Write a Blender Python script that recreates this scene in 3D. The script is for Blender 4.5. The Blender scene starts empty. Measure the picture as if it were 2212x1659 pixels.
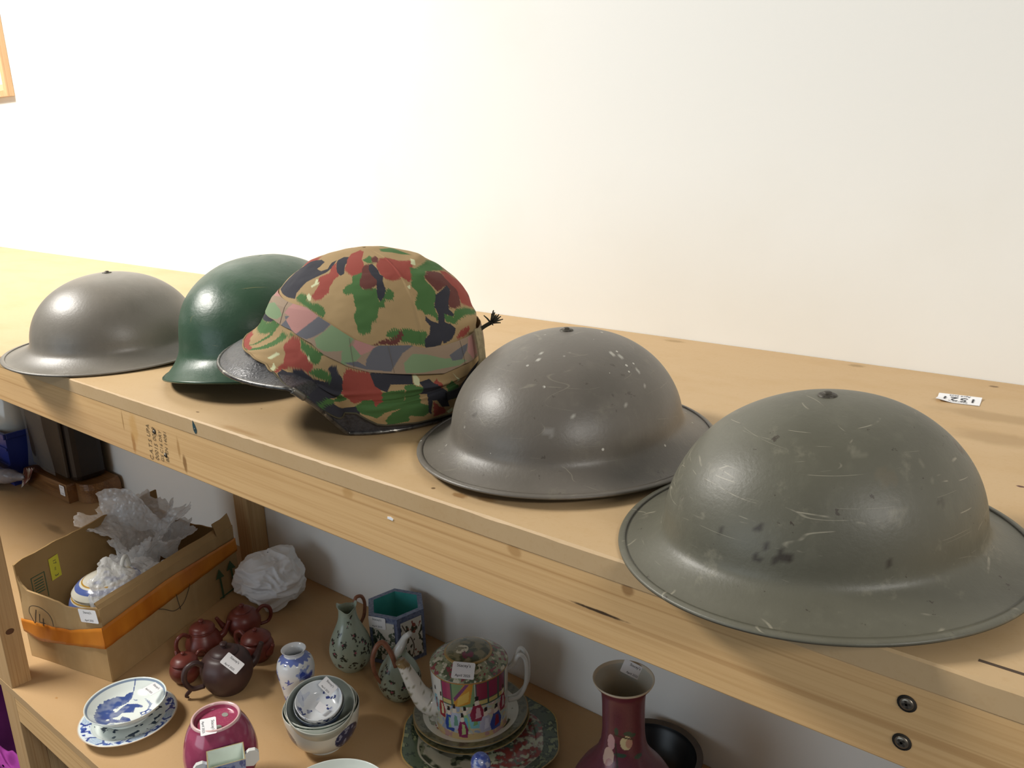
import bpy, math, random, json
import numpy as np
from mathutils import Matrix, Vector, Quaternion
PI = math.pi
random.seed(7); np.random.seed(7)
scn = bpy.context.scene
COL = scn.collection

# ------------------------------------------------------------------ camera
FPX, YAW, PITCH, ROLL = 1869.47, 0.702538, 0.282742, 0.0357866
CAMZ = 0.30
def cam_axes():
    fwd = np.array([-math.sin(YAW)*math.cos(PITCH), math.cos(YAW)*math.cos(PITCH), -math.sin(PITCH)])
    right = np.array([math.cos(YAW), math.sin(YAW), 0.0])
    down = np.cross(fwd, right)
    r2 = right*math.cos(ROLL)+down*math.sin(ROLL)
    d2 = -right*math.sin(ROLL)+down*math.cos(ROLL)
    return r2, d2, fwd
_r, _d, _f = cam_axes()
cd = bpy.data.cameras.new('camera'); cam = bpy.data.objects.new('camera', cd); COL.objects.link(cam)
cd.sensor_width = 36.0; cd.lens = FPX/2212*36.0; cd.clip_start = 0.01; cd.clip_end = 50
mw = Matrix.Identity(4)
for i in range(3):
    mw[i][0] = _r[i]; mw[i][1] = -_d[i]; mw[i][2] = -_f[i]
mw[2][3] = CAMZ
cam.matrix_world = mw
scn.camera = cam

# ------------------------------------------------------------------ light
def area(name, loc, target, sx, sy, power, col):
    l = bpy.data.lights.new(name, 'AREA'); l.shape = 'RECTANGLE'; l.size = sx; l.size_y = sy
    l.energy = power; l.color = col
    o = bpy.data.objects.new(name, l); COL.objects.link(o); o.location = loc
    o.rotation_euler = (Vector(target)-Vector(loc)).to_track_quat('-Z', 'Y').to_euler()
    return o
area('ceiling_tube_light', (-2.75, -0.32, 1.75), (-2.2, 0.6, 0.0), 1.2, 0.42, 110, (1.0, 0.965, 0.90))
area('far_ceiling_tube_light', (2.6, -0.55, 1.75), (1.2, 0.6, 0.0), 1.2, 0.36, 52, (1.0, 0.97, 0.915))
area('daylight_window', (-1.9, -3.6, 0.35), (-0.8, 1.0, -0.1), 2.6, 1.7, 36, (0.76, 0.89, 1.0))
wd = bpy.data.worlds.new('room_light'); scn.world = wd; wd.use_nodes = True
bg = wd.node_tree.nodes['Background']; bg.inputs[0].default_value = (1.0, 0.97, 0.93, 1); bg.inputs[1].default_value = 0.17
vs = scn.view_settings
vs.view_transform = 'Standard'; vs.look = 'None'; vs.gamma = 1.0; vs.exposure = 0.0
try: vs.use_curve_mapping = False
except Exception: pass

# ------------------------------------------------------------------ helpers
def lin(c):
    if isinstance(c, str):
        c = c.lstrip('#'); c = [int(c[i:i+2], 16)/255 for i in (0, 2, 4)]
    return tuple(x/12.92 if x <= 0.04045 else ((x+0.055)/1.055)**2.4 for x in c)
def rgba(c): return (*lin(c), 1.0)

class NT:
    def __init__(s, mat):
        mat.use_nodes = True; s.t = mat.node_tree; s.n = s.t.nodes; s.b = s.n['Principled BSDF']
    def add(s, typ, **kw):
        n = s.n.new(typ)
        for k, v in kw.items(): setattr(n, k, v)
        return n
    def link(s, a, b): s.t.links.new(a, b)
    def val(s, sock, v):
        if hasattr(v, 'is_output'): s.link(v, sock)
        else: sock.default_value = v
    def math(s, op, a, b=0.0, c=None, clamp=False):
        n = s.add('ShaderNodeMath', operation=op, use_clamp=clamp)
        s.val(n.inputs[0], a); s.val(n.inputs[1], b)
        if c is not None: s.val(n.inputs[2], c)
        return n.outputs[0]
    def coords(s, scale=(1, 1, 1), loc=(0, 0, 0), rot=(0, 0, 0)):
        tc = s.add('ShaderNodeTexCoord'); m = s.add('ShaderNodeMapping')
        s.link(tc.outputs['Object'], m.inputs[0])
        m.inputs['Scale'].default_value = scale; m.inputs['Location'].default_value = loc; m.inputs['Rotation'].default_value = rot
        return m.outputs[0]
    def noise(s, vec, scale, detail=3, rough=0.5, dist=0.0):
        n = s.add('ShaderNodeTexNoise'); s.link(vec, n.inputs['Vector'])
        n.inputs['Scale'].default_value = scale; n.inputs['Detail'].default_value = detail
        n.inputs['Roughness'].default_value = rough; n.inputs['Distortion'].default_value = dist
        return n.outputs[0]
    def ramp(s, f, lo, hi):
        n = s.add('ShaderNodeMapRange'); s.val(n.inputs[0], f)
        n.inputs[1].default_value = lo; n.inputs[2].default_value = hi
        n.interpolation_type = 'SMOOTHSTEP'
        return n.outputs[0]
    def mix(s, f, a, b, mode='MIX'):
        n = s.add('ShaderNodeMix', data_type='RGBA', blend_type=mode)
        s.val(n.inputs[0], f); s.val(n.inputs[6], a); s.val(n.inputs[7], b)
        return n.outputs[2]
    def bump(s, h, strength, dist=0.002):
        n = s.add('ShaderNodeBump'); s.link(h, n.inputs['Height'])
        n.inputs['Strength'].default_value = strength; n.inputs['Distance'].default_value = dist
        s.link(n.outputs[0], s.b.inputs['Normal'])

def M(name, col='#888888', rough=0.5, metal=0.0, spec=0.5, var=None, bump=None, attr=False, coat=0.0):
    """var = list of (colour, noise scale, lo, hi, amount[, stretch]); bump = (scale, strength, dist)"""
    m = bpy.data.materials.new(name); t = NT(m); b = t.b
    b.inputs['Roughness'].default_value = rough; b.inputs['Metallic'].default_value = metal
    b.inputs['Specular IOR Level'].default_value = spec; b.inputs['Coat Weight'].default_value = coat
    b.inputs['Coat Roughness'].default_value = 0.12
    if attr:
        a = t.add('ShaderNodeAttribute', attribute_name='Col'); c = a.outputs['Color']
    else:
        r = t.add('ShaderNodeRGB'); r.outputs[0].default_value = rgba(col); c = r.outputs[0]
    for v in (var or []):
        st = v[5] if len(v) > 5 else (1, 1, 1)
        f = t.ramp(t.noise(t.coords(st), v[1], 4, 0.55), v[2], v[3])
        c = t.mix(t.math('MULTIPLY', f, v[4]), c, rgba(v[0]))
    t.link(c, b.inputs['Base Color'])
    if bump:
        t.bump(t.noise(t.coords(), bump[0], 3), bump[1], bump[2] if len(bump) > 2 else 0.002)
    return m

def link(o, parent=None):
    COL.objects.link(o)
    if parent is not None: o.parent = parent
    return o
def thing(name, label, cat, loc=(0, 0, 0), group=None, rot=(0, 0, 0)):
    o = bpy.data.objects.new(name, None); o.empty_display_size = 0.02; link(o)
    o.location = loc; o.rotation_euler = rot; o['label'] = label; o['category'] = cat
    if group: o['group'] = group
    return o
def tag(o, label, cat, group=None):
    o['label'] = label; o['category'] = cat
    if group: o['group'] = group
    return o
def mesh(name, V, F, mat=None, parent=None, smooth=True, loc=None):
    me = bpy.data.meshes.new(name)
    V = np.asarray(V, float)
    if loc is not None: V = V-np.asarray(loc, float)
    me.from_pydata(V.tolist(), [], F if isinstance(F, list) else F.tolist())
    me.update()
    if smooth: me.polygons.foreach_set('use_smooth', [True]*len(me.polygons))
    if mat: me.materials.append(mat)
    return link(bpy.data.objects.new(name, me), parent)
def gridfaces(nu, nv, wrap=False, off=0, flip=False):
    U = nu if wrap else nu-1
    i, j = np.meshgrid(np.arange(U), np.arange(nv-1), indexing='ij')
    a = i*nv+j; b = ((i+1) % nu)*nv+j
    f = np.stack([a, b, b+1, a+1], -1).reshape(-1, 4)+off
    return f[:, ::-1] if flip else f
def grid(name, P, mat, parent=None, wrap=False, smooth=True, flip=False, loc=None):
    nu, nv = P.shape[:2]
    return mesh(name, P.reshape(-1, 3), gridfaces(nu, nv, wrap, 0, flip), mat, parent, smooth, loc)
def crom(pts, n):
    """Catmull-Rom through 2D/3D points"""
    P = np.asarray(pts, float); P = np.vstack([2*P[0]-P[1], P, 2*P[-1]-P[-2]])
    out = []
    for i in range(1, len(P)-2):
        t = np.linspace(0, 1, n, endpoint=False)[:, None]
        a, b, c, d = P[i-1], P[i], P[i+1], P[i+2]
        out.append(0.5*((2*b)+(c-a)*t+(2*a-5*b+4*c-d)*t**2+(3*b-a-3*c+d)*t**3))
    out.append(P[-2][None]); return np.vstack(out)
def lathe_pts(profile, seg=96, sub=4, smooth=True):
    pr = crom(profile, sub) if smooth else np.asarray(profile, float)
    pr[:, 0] = np.maximum(pr[:, 0], 0.00005)
    th = np.linspace(0, 2*PI, seg, endpoint=False)[:, None]
    return np.stack([pr[None, :, 0]*np.cos(th), pr[None, :, 0]*np.sin(th), pr[None, :, 1]+0*th], -1)
def lathe(name, profile, mat, parent=None, seg=96, sub=4, smooth=True, origin=(0, 0, 0), R=None):
    P = lathe_pts(profile, seg, sub, smooth)
    if R is not None: P = P @ np.array(R).T
    return grid(name, P+np.asarray(origin), mat, parent, True, True)
def tube_geo(path, rad, seg=10, caps=True):
    P = np.asarray(path, float); n = len(P)
    rad = np.full(n, rad) if np.isscalar(rad) else np.asarray(rad, float)
    T = np.gradient(P, axis=0); T /= np.linalg.norm(T, axis=1)[:, None]+1e-12
    up = np.array([0, 0, 1.0]) if abs(T[0][2]) < 0.9 else np.array([1.0, 0, 0])
    N = np.cross(T[0], up); N /= np.linalg.norm(N); V = []
    for i in range(n):
        N = N-T[i]*(N@T[i]); N /= np.linalg.norm(N)+1e-12; B = np.cross(T[i], N)
        for k in range(seg):
            a = 2*PI*k/seg; V.append(P[i]+rad[i]*(math.cos(a)*N+math.sin(a)*B))
    F = [[i*seg+k, i*seg+(k+1) % seg, (i+1)*seg+(k+1) % seg, (i+1)*seg+k] for i in range(n-1) for k in range(seg)]
    if caps: F += [list(range(seg))[::-1], [(n-1)*seg+k for k in range(seg)]]
    return V, F
def tube(name, path, rad, mat, parent=None, seg=10, sub=0, loc=None):
    if sub: 
        if not np.isscalar(rad):
            r = crom(np.array([[x, 0] for x in rad]), sub)[:, 0]; rad = np.maximum(r, 1e-5)
        path = crom(path, sub)
    V, F = tube_geo(path, rad, seg); return mesh(name, V, F, mat, parent, True, loc)
def box_geo(lo, hi, bev=0.0):
    (x0, y0, z0), (x1, y1, z1) = lo, hi
    if bev <= 0:
        V = [(x, y, z) for x in (x0, x1) for y in (y0, y1) for z in (z0, z1)]
        return V, [[0, 1, 3, 2], [4, 6, 7, 5], [0, 4, 5, 1], [2, 3, 7, 6], [0, 2, 6, 4], [1, 5, 7, 3]]
    import bmesh
    bm = bmesh.new(); bmesh.ops.create_cube(bm, size=1.0)
    for v in bm.verts: v.co = Vector(((x0+x1)/2+v.co.x*(x1-x0), (y0+y1)/2+v.co.y*(y1-y0), (z0+z1)/2+v.co.z*(z1-z0)))
    bmesh.ops.bevel(bm, geom=list(bm.edges), offset=bev, segments=2, profile=0.5, affect='EDGES')
    V = [tuple(v.co) for v in bm.verts]; F = [[v.index for v in f.verts] for f in bm.faces]; bm.free()
    return V, F
def box(name, lo, hi, mat, parent=None, bev=0.0, loc=None):
    V, F = box_geo(lo, hi, bev); return mesh(name, V, F, mat, parent, False, loc)
def merge(parts):
    V, F = [], []
    for v, f in parts:
        o = len(V); V += [tuple(x) for x in v]; F += [[i+o for i in q] for q in (f if isinstance(f, list) else f.tolist())]
    return V, F
def prism(name, poly, depth, mat, parent=None, origin=(0, 0, 0), ux=(1, 0, 0), uy=(0, 1, 0), loc=None):
    """flat polygon in the (ux,uy) frame, thickened by depth along ux x uy"""
    ux = np.array(ux, float); uy = np.array(uy, float); n = np.cross(ux, uy); o = np.array(origin, float); k = len(poly)
    V = [o+ux*a+uy*b for a, b in poly]+[o+ux*a+uy*b+n*depth for a, b in poly]
    F = [list(range(k))[::-1], list(range(k, 2*k))]+[[i, (i+1) % k, k+(i+1) % k, k+i] for i in range(k)]
    return mesh(name, V, F, mat, parent, False, loc)
def strip(name, pts, width, depth, mat, parent, n, loc=None):
    """a flat ribbon (drawn line) along 3D pts lying on a plane with normal n"""
    P = np.asarray(pts, float); n = np.asarray(n, float); T = np.gradient(P, axis=0)
    S = np.cross(n, T); S /= np.linalg.norm(S, axis=1)[:, None]
    rows = np.stack([P-S*width/2, P-S*width/2+n*depth, P+S*width/2+n*depth, P+S*width/2], 1)
    k = len(P); F = gridfaces(k, 4).tolist()+[[4*i+3, 4*i+7, 4*i+4, 4*i] for i in range(k-1)]+[[0, 1, 2, 3], [4*k-1, 4*k-2, 4*k-3, 4*k-4]]
    return mesh(name, rows.reshape(-1, 3), F, mat, parent, False, loc)

def pip(poly, X, Y):
    P = np.asarray(poly, float); ins = np.zeros(X.shape, bool); j = len(P)-1
    for i in range(len(P)):
        c = ((P[i, 1] > Y) != (P[j, 1] > Y)) & (X < (P[j, 0]-P[i, 0])*(Y-P[i, 1])/(P[j, 1]-P[i, 1]+1e-15)+P[i, 0])
        ins ^= c; j = i
    return ins
def hsh(i, j, k, s):
    v = np.sin(i*127.1+j*311.7+k*74.7+s*53.3)*43758.5453
    return v-np.floor(v)
def vn(P, scale, s=0):
    Q = np.asarray(P)*scale; I = np.floor(Q); f = Q-I; f = f*f*(3-2*f); r = 0
    for a in (0, 1):
        for b in (0, 1):
            for c in (0, 1):
                w = (f[..., 0] if a else 1-f[..., 0])*(f[..., 1] if b else 1-f[..., 1])*(f[..., 2] if c else 1-f[..., 2])
                r = r+w*hsh(I[..., 0]+a, I[..., 1]+b, I[..., 2]+c, s)
    return r*2-1
def fbm(P, scale, octv=3, s=0):
    return sum(vn(P, scale*2**k, s+k*7)*0.5**k for k in range(octv))
def verts(o):
    a = np.empty(len(o.data.vertices)*3); o.data.vertices.foreach_get('co', a); return a.reshape(-1, 3)
def setcol(o, C):
    ca = o.data.color_attributes.new('Col', 'FLOAT_COLOR', 'POINT')
    A = np.ones((len(C), 4), np.float32); A[:, :3] = C; ca.data.foreach_set('color', A.ravel())
class Paint:
    """lays flat colour (glaze, print) onto the vertices of one mesh"""
    def __init__(s, o, base):
        s.o = o; s.V = verts(o); s.C = np.tile(np.array(lin(base)), (len(s.V), 1))
    def where(s, m, col, a=1.0):
        a = np.asarray(a, float)
        if a.ndim == 0: a = np.full(len(s.C), float(a))
        k = (a*m)[:, None]; s.C = s.C*(1-k)+np.array(lin(col))*k
    def done(s): setcol(s.o, s.C)

def text(name, s, origin, ux, uy, size, mat, parent, align='CENTER', loc=None, stretch=1.0):
    """flat printed lettering: origin = centre of the line, ux = reading direction, uy = up"""
    cu = bpy.data.curves.new('t', 'FONT'); cu.body = s; cu.size = size; cu.align_x = align; cu.align_y = 'CENTER'
    cu.resolution_u = 2
    tmp = bpy.data.objects.new('t', cu); COL.objects.link(tmp)
    dg = bpy.context.evaluated_depsgraph_get()
    me = bpy.data.meshes.new_from_object(tmp.evaluated_get(dg)); bpy.data.objects.remove(tmp); bpy.data.curves.remove(cu)
    ux = np.array(ux, float); ux /= np.linalg.norm(ux); uy = np.array(uy, float); uy /= np.linalg.norm(uy); n = np.cross(ux, uy)
    L = np.array(loc if loc is not None else (0, 0, 0), float); o = np.array(origin, float)
    for v in me.vertices:
        v.co = o+ux*v.co.x*stretch+uy*v.co.y+n*0.00022-L
    me.materials.clear(); me.materials.append(mat); me.name = name
    ob = bpy.data.objects.new(name, me); return link(ob, parent)
def label(parent, q, loc, lines=(("Stacey's", 0.78, 0.21), ("April 2025", 0.18, 0.17)), flip=False, mat=None, name='price_label', pmat=None):
    """paper sticker: q = four world corners in reading order (top left, top right, bottom right, bottom left)"""
    q = np.array(q, float); ux = ((q[1]-q[0])+(q[2]-q[3]))/2; uy = ((q[0]-q[3])+(q[1]-q[2]))/2
    w = np.linalg.norm(ux); h = np.linalg.norm(uy); ux /= w; uy -= ux*(uy@ux); uy /= np.linalg.norm(uy); c = q.mean(0)
    r = min(w, h)*0.08; pts = []
    for sx, sy, a0 in ((1, 1, 0), (-1, 1, 90), (-1, -1, 180), (1, -1, 270)):
        for da in (0, 45, 90):
            a = math.radians(a0+da); pts.append((sx*(w/2-r)+r*math.cos(a), sy*(h/2-r)+r*math.sin(a)))
    o = prism(name, pts, 0.0004, mat or MAT['paper'], parent, c, ux, uy, loc)
    n = np.cross(ux, uy)
    for s, fy, fs in lines:
        text('printed_text', s, c+uy*(fy-0.5)*h+n*0.0004, ux, uy, h*fs*1.25, pmat or MAT['ink'], o, loc=loc)
    return o
MAT = {}
def facing(c):
    return math.atan2(-c[1], -c[0])
def wrap(a): return (a+PI) % (2*PI)-PI
def sm(t):
    t = np.clip(t, 0, 1); return t*t*(3-2*t)

# ------------------------------------------------------------------ materials
def pine(name, axis, light='#ddb679', dark='#b98d52', knots=(), rough=0.55):
    m = bpy.data.materials.new(name); t = NT(m)
    st = [26, 26, 26]; st[axis] = 0.45
    g1 = t.noise(t.coords(st), 11.0, 4, 0.6, 0.2); g2 = t.noise(t.coords([s*0.25 if i != axis else 0.5 for i, s in enumerate(st)]), 2.0, 2)
    c = t.mix(t.math('MULTIPLY', t.ramp(g1, 0.38, 0.72), 0.5), rgba(light), rgba(dark))
    c = t.mix(t.math('MULTIPLY', t.ramp(g2, 0.45, 0.7), 0.35), c, rgba('#b98f66'))
    lines = t.noise(t.coords([70 if i != axis else 0.25 for i in range(3)]), 4.0, 2, 0.4, 0.1)
    c = t.mix(t.math('MULTIPLY', t.ramp(lines, 0.54, 0.66), 0.40), c, rgba('#a97c4a'))
    tc = t.add('ShaderNodeTexCoord')
    for (cx, cz, ax, az, col, amt) in knots:
        v = t.add('ShaderNodeVectorMath', operation='SUBTRACT'); t.link(tc.outputs['Object'], v.inputs[0]); v.inputs[1].default_value = (cx, 0, cz)
        k = t.add('ShaderNodeVectorMath', operation='MULTIPLY'); t.link(v.outputs[0], k.inputs[0]); k.inputs[1].default_value = (1/ax, 0, 1/az)
        nn = t.noise(t.coords(), 90, 3)
        L = t.add('ShaderNodeVectorMath', operation='LENGTH'); t.link(k.outputs[0], L.inputs[0])
        d = t.math('ADD', L.outputs['Value'], t.math('MULTIPLY', t.math('SUBTRACT', nn, 0.5), 0.9))
        f = t.math('SUBTRACT', 1.0, t.ramp(d, 0.45, 1.1))
        c = t.mix(t.math('MULTIPLY', f, amt), c, rgba(col))
    t.link(c, t.b.inputs['Base Color']); t.b.inputs['Roughness'].default_value = rough
    t.b.inputs['Specular IOR Level'].default_value = 0.35
    t.bump(g1, 0.12, 0.0008)
    return m
def mdf(name, col, stains=(), var='#b3905f'):
    m = bpy.data.materials.new(name); t = NT(m)
    n1 = t.noise(t.coords((1, 2.2, 1)), 7, 4, 0.6); n2 = t.noise(t.coords(), 260, 2)
    r = t.add('ShaderNodeRGB'); r.outputs[0].default_value = rgba(col); c = r.outputs[0]
    c = t.mix(t.math('MULTIPLY', t.ramp(n1, 0.42, 0.75), 0.38), c, rgba(var))
    c = t.mix(t.math('MULTIPLY', t.ramp(n2, 0.5, 0.8), 0.12), c, rgba('#a87c46'))
    tc = t.add('ShaderNodeTexCoord')
    for (cx, cy, ax, ay, col2, amt, soft) in stains:
        v = t.add('ShaderNodeVectorMath', operation='SUBTRACT'); t.link(tc.outputs['Object'], v.inputs[0]); v.inputs[1].default_value = (cx, cy, 0)
        k = t.add('ShaderNodeVectorMath', operation='MULTIPLY'); t.link(v.outputs[0], k.inputs[0]); k.inputs[1].default_value = (1/ax, 1/ay, 0)
        L = t.add('ShaderNodeVectorMath', operation='LENGTH'); t.link(k.outputs[0], L.inputs[0])
        d = t.math('ADD', L.outputs['Value'], t.math('MULTIPLY', t.math('SUBTRACT', t.noise(t.coords(), 30 if ax > 0.02 else 300, 3), 0.5), 0.8))
        f = t.math('SUBTRACT', 1.0, t.ramp(d, 1-soft, 1.1))
        c = t.mix(t.math('MULTIPLY', f, amt), c, rgba(col2))
    t.link(c, t.b.inputs['Base Color']); t.b.inputs['Roughness'].default_value = 0.5; t.b.inputs['Specular IOR Level'].default_value = 0.3
    t.bump(n2, 0.06, 0.0005)
    return m
MAT['paper'] = M('white_paper', '#f2f2f4', 0.6)
MAT['ink'] = M('printed_ink', '#3c3c42', 0.7)
MAT['faint_ink'] = M('faint_ink', '#8d8d98', 0.7)
MAT['steel_screw'] = M('screw_steel', '#8c8478', 0.35, 0.9)
MAT['dark'] = M('dark_recess', '#2a241c', 0.8)
W = M('wall_paint', '#f2f2ee', 0.8, spec=0.2, var=[('#ebe9e1', 3.0, 0.45, 0.75, 0.5)], bump=(140, 0.08, 0.001))
YF, YW, ZL = 0.4789, 1.108, -0.7173
ZF = -1.56

# ------------------------------------------------------------------ room
def struct(o): o['kind'] = 'structure'; return o
struct(box('wall_back', (-6.5, YW, ZF), (2.6, YW+0.12, 1.95), W))
FL = M('floor_carpet', '#4a4a4e', 0.95, var=[('#3a3a3e', 60, 0.4, 0.7, 0.7)])
struct(box('floor', (-6.5, -4.2, ZF-0.1), (4.0, YW+0.12, ZF), FL))

# ------------------------------------------------------------------ shelving unit
top_st = [(-0.9022, 0.4975, 0.0035, 0.0018, '#5b4020', 0.85, 0.5), (-0.5151, 0.4955, 0.0025, 0.0022, '#5b4020', 0.85, 0.5),
          (-0.4847, 0.4975, 0.009, 0.005, '#8a6233', 0.7, 0.5), (-0.1911, 1.084, 0.006, 0.004, '#5e4523', 0.8, 0.5),
          (-0.8486, 0.5479, 0.0018, 0.0012, '#5b4020', 0.8, 0.5), (-0.3498, 1.0924, 0.012, 0.008, '#8a7148', 0.6, 0.6),
          (-0.158, 0.968, 0.085, 0.020, '#a1845c', 0.6, 0.6), (-0.100, 0.965, 0.04, 0.022, '#a1845c', 0.5, 0.6),
          (-0.150, 0.900, 0.055, 0.024, '#a1845c', 0.6, 0.6), (-0.80, 0.487, 0.05, 0.006, '#9c6f38', 0.5, 0.8),
          (-0.46, 0.505, 0.012, 0.006, '#9c6f38', 0.5, 0.6), (-0.61, 1.09, 0.02, 0.008, '#8f7347', 0.55, 0.6),
          (-0.63, 0.95, 0.03, 0.008, '#a98a5c', 0.5, 0.7), (-1.75, 0.95, 0.05, 0.006, '#c7b083', 0.5, 0.6),
          (-0.1092, 0.7848, 0.0035, 0.0022, '#4a1a1c', 0.95, 0.4)]
low_st = [(-1.62, 0.52, 0.004, 0.003, '#a9783a', 0.7, 0.5), (-0.975, 0.745, 0.003, 0.0025, '#5e4523', 0.8, 0.5),
          (-2.72, 0.80, 0.07, 0.02, '#4a3a24', 0.6, 0.7), (-2.42, 0.86, 0.08, 0.015, '#5a4a30', 0.5, 0.7)]
MDT = mdf('board_face', '#c3a67e', top_st); MDL = mdf('lower_board_face', '#bb9a70', low_st)
kn = [(-0.616, -0.024, 0.010, 0.007, '#b08246', 0.5), (-0.41, -0.023, 0.009, 0.006, '#a07038', 0.5), (-0.303, -0.022, 0.006, 0.006, '#855a2c', 0.65),
      (-0.915, -0.062, 0.005, 0.013, '#7d5526', 0.8), (-0.925, -0.045, 0.0035, 0.016, '#9c7038', 0.6), (-1.036, -0.060, 0.006, 0.016, '#a06c34', 0.75), (-1.030, -0.040, 0.012, 0.022, '#c99a58', 0.6),
      (-0.329, -0.049, 0.028, 0.0016, '#2e1d0e', 0.95), (-1.056, -0.035, 0.002, 0.014, '#8a6230', 0.6),
      (-0.977, -0.033, 0.0042, 0.0035, '#35281a', 0.9), (-0.958, -0.060, 0.0038, 0.0035, '#35281a', 0.9)]
PX = pine('pine_rail', 0, '#d9b27d', '#c09560', kn)
PZ = pine('pine_post', 2, '#c4a173', '#a88458', [(-1.752, -0.62, 0.03, 0.014, '#6a4020', 0.0)])
PZ2 = pine('pine_post_light', 2, '#d0b283', '#b59769')
SH = thing('shelving_unit', 'long pine framed shelving unit with tan board shelves against the white wall', 'shelf', (-1.4, 0.8, ZF))
sl = (-1.4, 0.8, ZF)
XA, XB = -4.2, 0.95
def rough_board(name, z0, z1, mat):
    # front edge slightly chipped: a strip of many small segments along X
    n = 420; xs = np.linspace(XA, XB, n); rng = np.random.RandomState(3)
    ch = np.abs(fbm(np.stack([xs*60, 0*xs, 0*xs], -1), 1.0, 2, 4))*0.0011
    prof = [(YW-0.001, z0), (YF, z0), (YF, z1-0.0012), (YF+0.0012, z1), (YW-0.001, z1)]
    P = np.zeros((n, 5, 3))
    for j, (y, z) in enumerate(prof):
        P[:, j, 0] = xs; P[:, j, 1] = y; P[:, j, 2] = z
    P[:, 2, 2] -= ch; P[:, 3, 1] += ch*0.8
    F = gridfaces(n, 5).tolist()+[[4, 3, 2, 1, 0], [(n-1)*5+k for k in range(5)]]
    F += [[i*5+4, i*5, i*5+5, i*5+9] for i in range(n-1)]
    o = mesh(name, P.reshape(-1, 3), F, mat, SH, False, sl)
    return o
# the object coordinates of these meshes are shifted by the unit's base point, so the marks are placed with it
def shift_marks(mat):
    for n in mat.node_tree.nodes:
        if n.type == 'VECT_MATH' and n.operation == 'SUBTRACT':
            v = n.inputs[1].default_value; n.inputs[1].default_value = (v[0]-sl[0], v[1]-sl[1] if v[1] else 0.0, v[2]-sl[2] if v[2] else 0.0)
for mm in (MDT, MDL, PX, PZ): shift_marks(mm)
tb = rough_board('shelf_board', -0.0184, 0.0, MDT)
rough_board('shelf_board', ZL-0.018, ZL, MDL)
rail = box('front_rail', (XA, YF+0.0006, -0.0766), (XB, YF+0.038, -0.0184), PX, SH, 0.0012, sl)
rail2 = box('front_rail', (-1.722, YF+0.0006, ZL-0.076), (XB, YF+0.038, ZL-0.018), PX, SH, 0.0012, sl)
box('front_post', (-1.787, YF+0.0004, ZF), (-1.7222, YF+0.0375, -0.0768), PZ, SH, 0.0012, sl)
box('leg_packer', (-1.780, YF+0.0378, ZF), (-1.7228, YF+0.105, ZL-0.0182), PZ2, SH, 0.001, sl)
box('rear_post', (-1.812, YW-0.048, ZL+0.0002), (-1.7553, YW-0.001, -0.0186), PZ2, SH, 0.0012, sl)
box('rear_leg', (-1.812, YW-0.048, ZF), (-1.7553, YW-0.001, ZL-0.0182), PZ2, SH, 0.0012, sl)
prism('knot', [(0.008*math.cos(k*0.5), 0.006*math.sin(k*0.5)) for k in range(12)], 0.0003, M('knot_wood', '#5c3a22', 0.6), SH, (-1.7221, 0.497, -0.598), (0, 1, 0), (0, 0, 1), sl)
def screw(x, z, r, par, tilt=0.3):
    hole = lathe('screw_recess', [(0, 0), (r*1.25, 0), (r*1.35, 0.0004), (0.0001, 0.00045)], MAT['dark'], par, 20, 1, False, np.array([x, YF+0.0006, z])-sl, Matrix.Rotation(PI/2, 3, 'X'))
    V, F = [], []
    h = lathe_pts([(0, 0.0003), (r, 0.0003), (r*0.95, 0.0011), (r*0.6, 0.0016), (0.0001, 0.0014)], 18, 1, False)
    V = (h.reshape(-1, 3) @ np.array(Matrix.Rotation(PI/2, 3, 'X')).T)+np.array([x, YF+0.0006, z])-sl
    o = mesh('screw_head', V, gridfaces(18, 5, True), MAT['steel_screw'], par)
    for a in (tilt, tilt+PI/2):
        c, s = math.cos(a), math.sin(a); L = r*0.6; wd_ = r*0.16
        poly = [(c*L-s*wd_, s*L+c*wd_), (-c*L-s*wd_, -s*L+c*wd_), (-c*L+s*wd_, -s*L-c*wd_), (c*L+s*wd_, s*L-c*wd_)]
        prism('cross_slot', poly, 0.0003, MAT['dark'], par, np.array([x, YF-0.0009, z]), (1, 0, 0), (0, 0, 1), sl)
screw(-0.109, -0.032, 0.0042, rail); screw(-0.1095, -0.059, 0.0042, rail, 0.9)
screw(-0.977, -0.034, 0.0022, rail); screw(-0.958, -0.060, 0.0022, rail)
TEAL = M('teal_paint_drip', '#2f4a50', 0.4)
prism('paint_drip', [(0.0006, -0.0078), (0.0034, -0.0055), (0.0040, -0.002), (0.0018, 0.003), (-0.0022, 0.0078), (-0.0034, 0.002), (-0.0028, -0.004)], 0.0005, TEAL, tb, (-0.880, YF+0.0001, -0.0092), (1, 0, 0), (0, 0, 1), sl)
lathe('nail_head', [(0, 0), (0.001, 0), (0.0009, 0.0005), (0.0001, 0.0006)], MAT['steel_screw'], tb, 12, 1, False, np.array([-0.8797, YF-0.0004, -0.0112])-sl, Matrix.Rotation(PI/2, 3, 'X'))
box('pencil_line', (-0.078, 0.4965, -0.0002), (-0.030, 0.4990, 0.0002), M('pencil_mark', '#4a3a2c', 0.7), tb, 0, sl)
prism('paper_scrap', [(-0.004, -0.001), (0.003, -0.0015), (0.0042, 0.0005), (0.001, 0.0018), (-0.0035, 0.001)], 0.0004, MAT['paper'], rail, (-0.557, YF+0.0005, -0.0345), (1, 0, 0), (0, 0, 1), sl)
prism('red_scrap', [(-0.001, -0.0015), (0.006, -0.001), (0.009, 0.0005), (0.004, 0.0016), (-0.0005, 0.001)], 0.0004, M('red_scrap', '#b03040', 0.6), tb, (-0.1055, 0.7845, 0.0001), (1, 0, 0), (0, 1, 0), sl)
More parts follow.
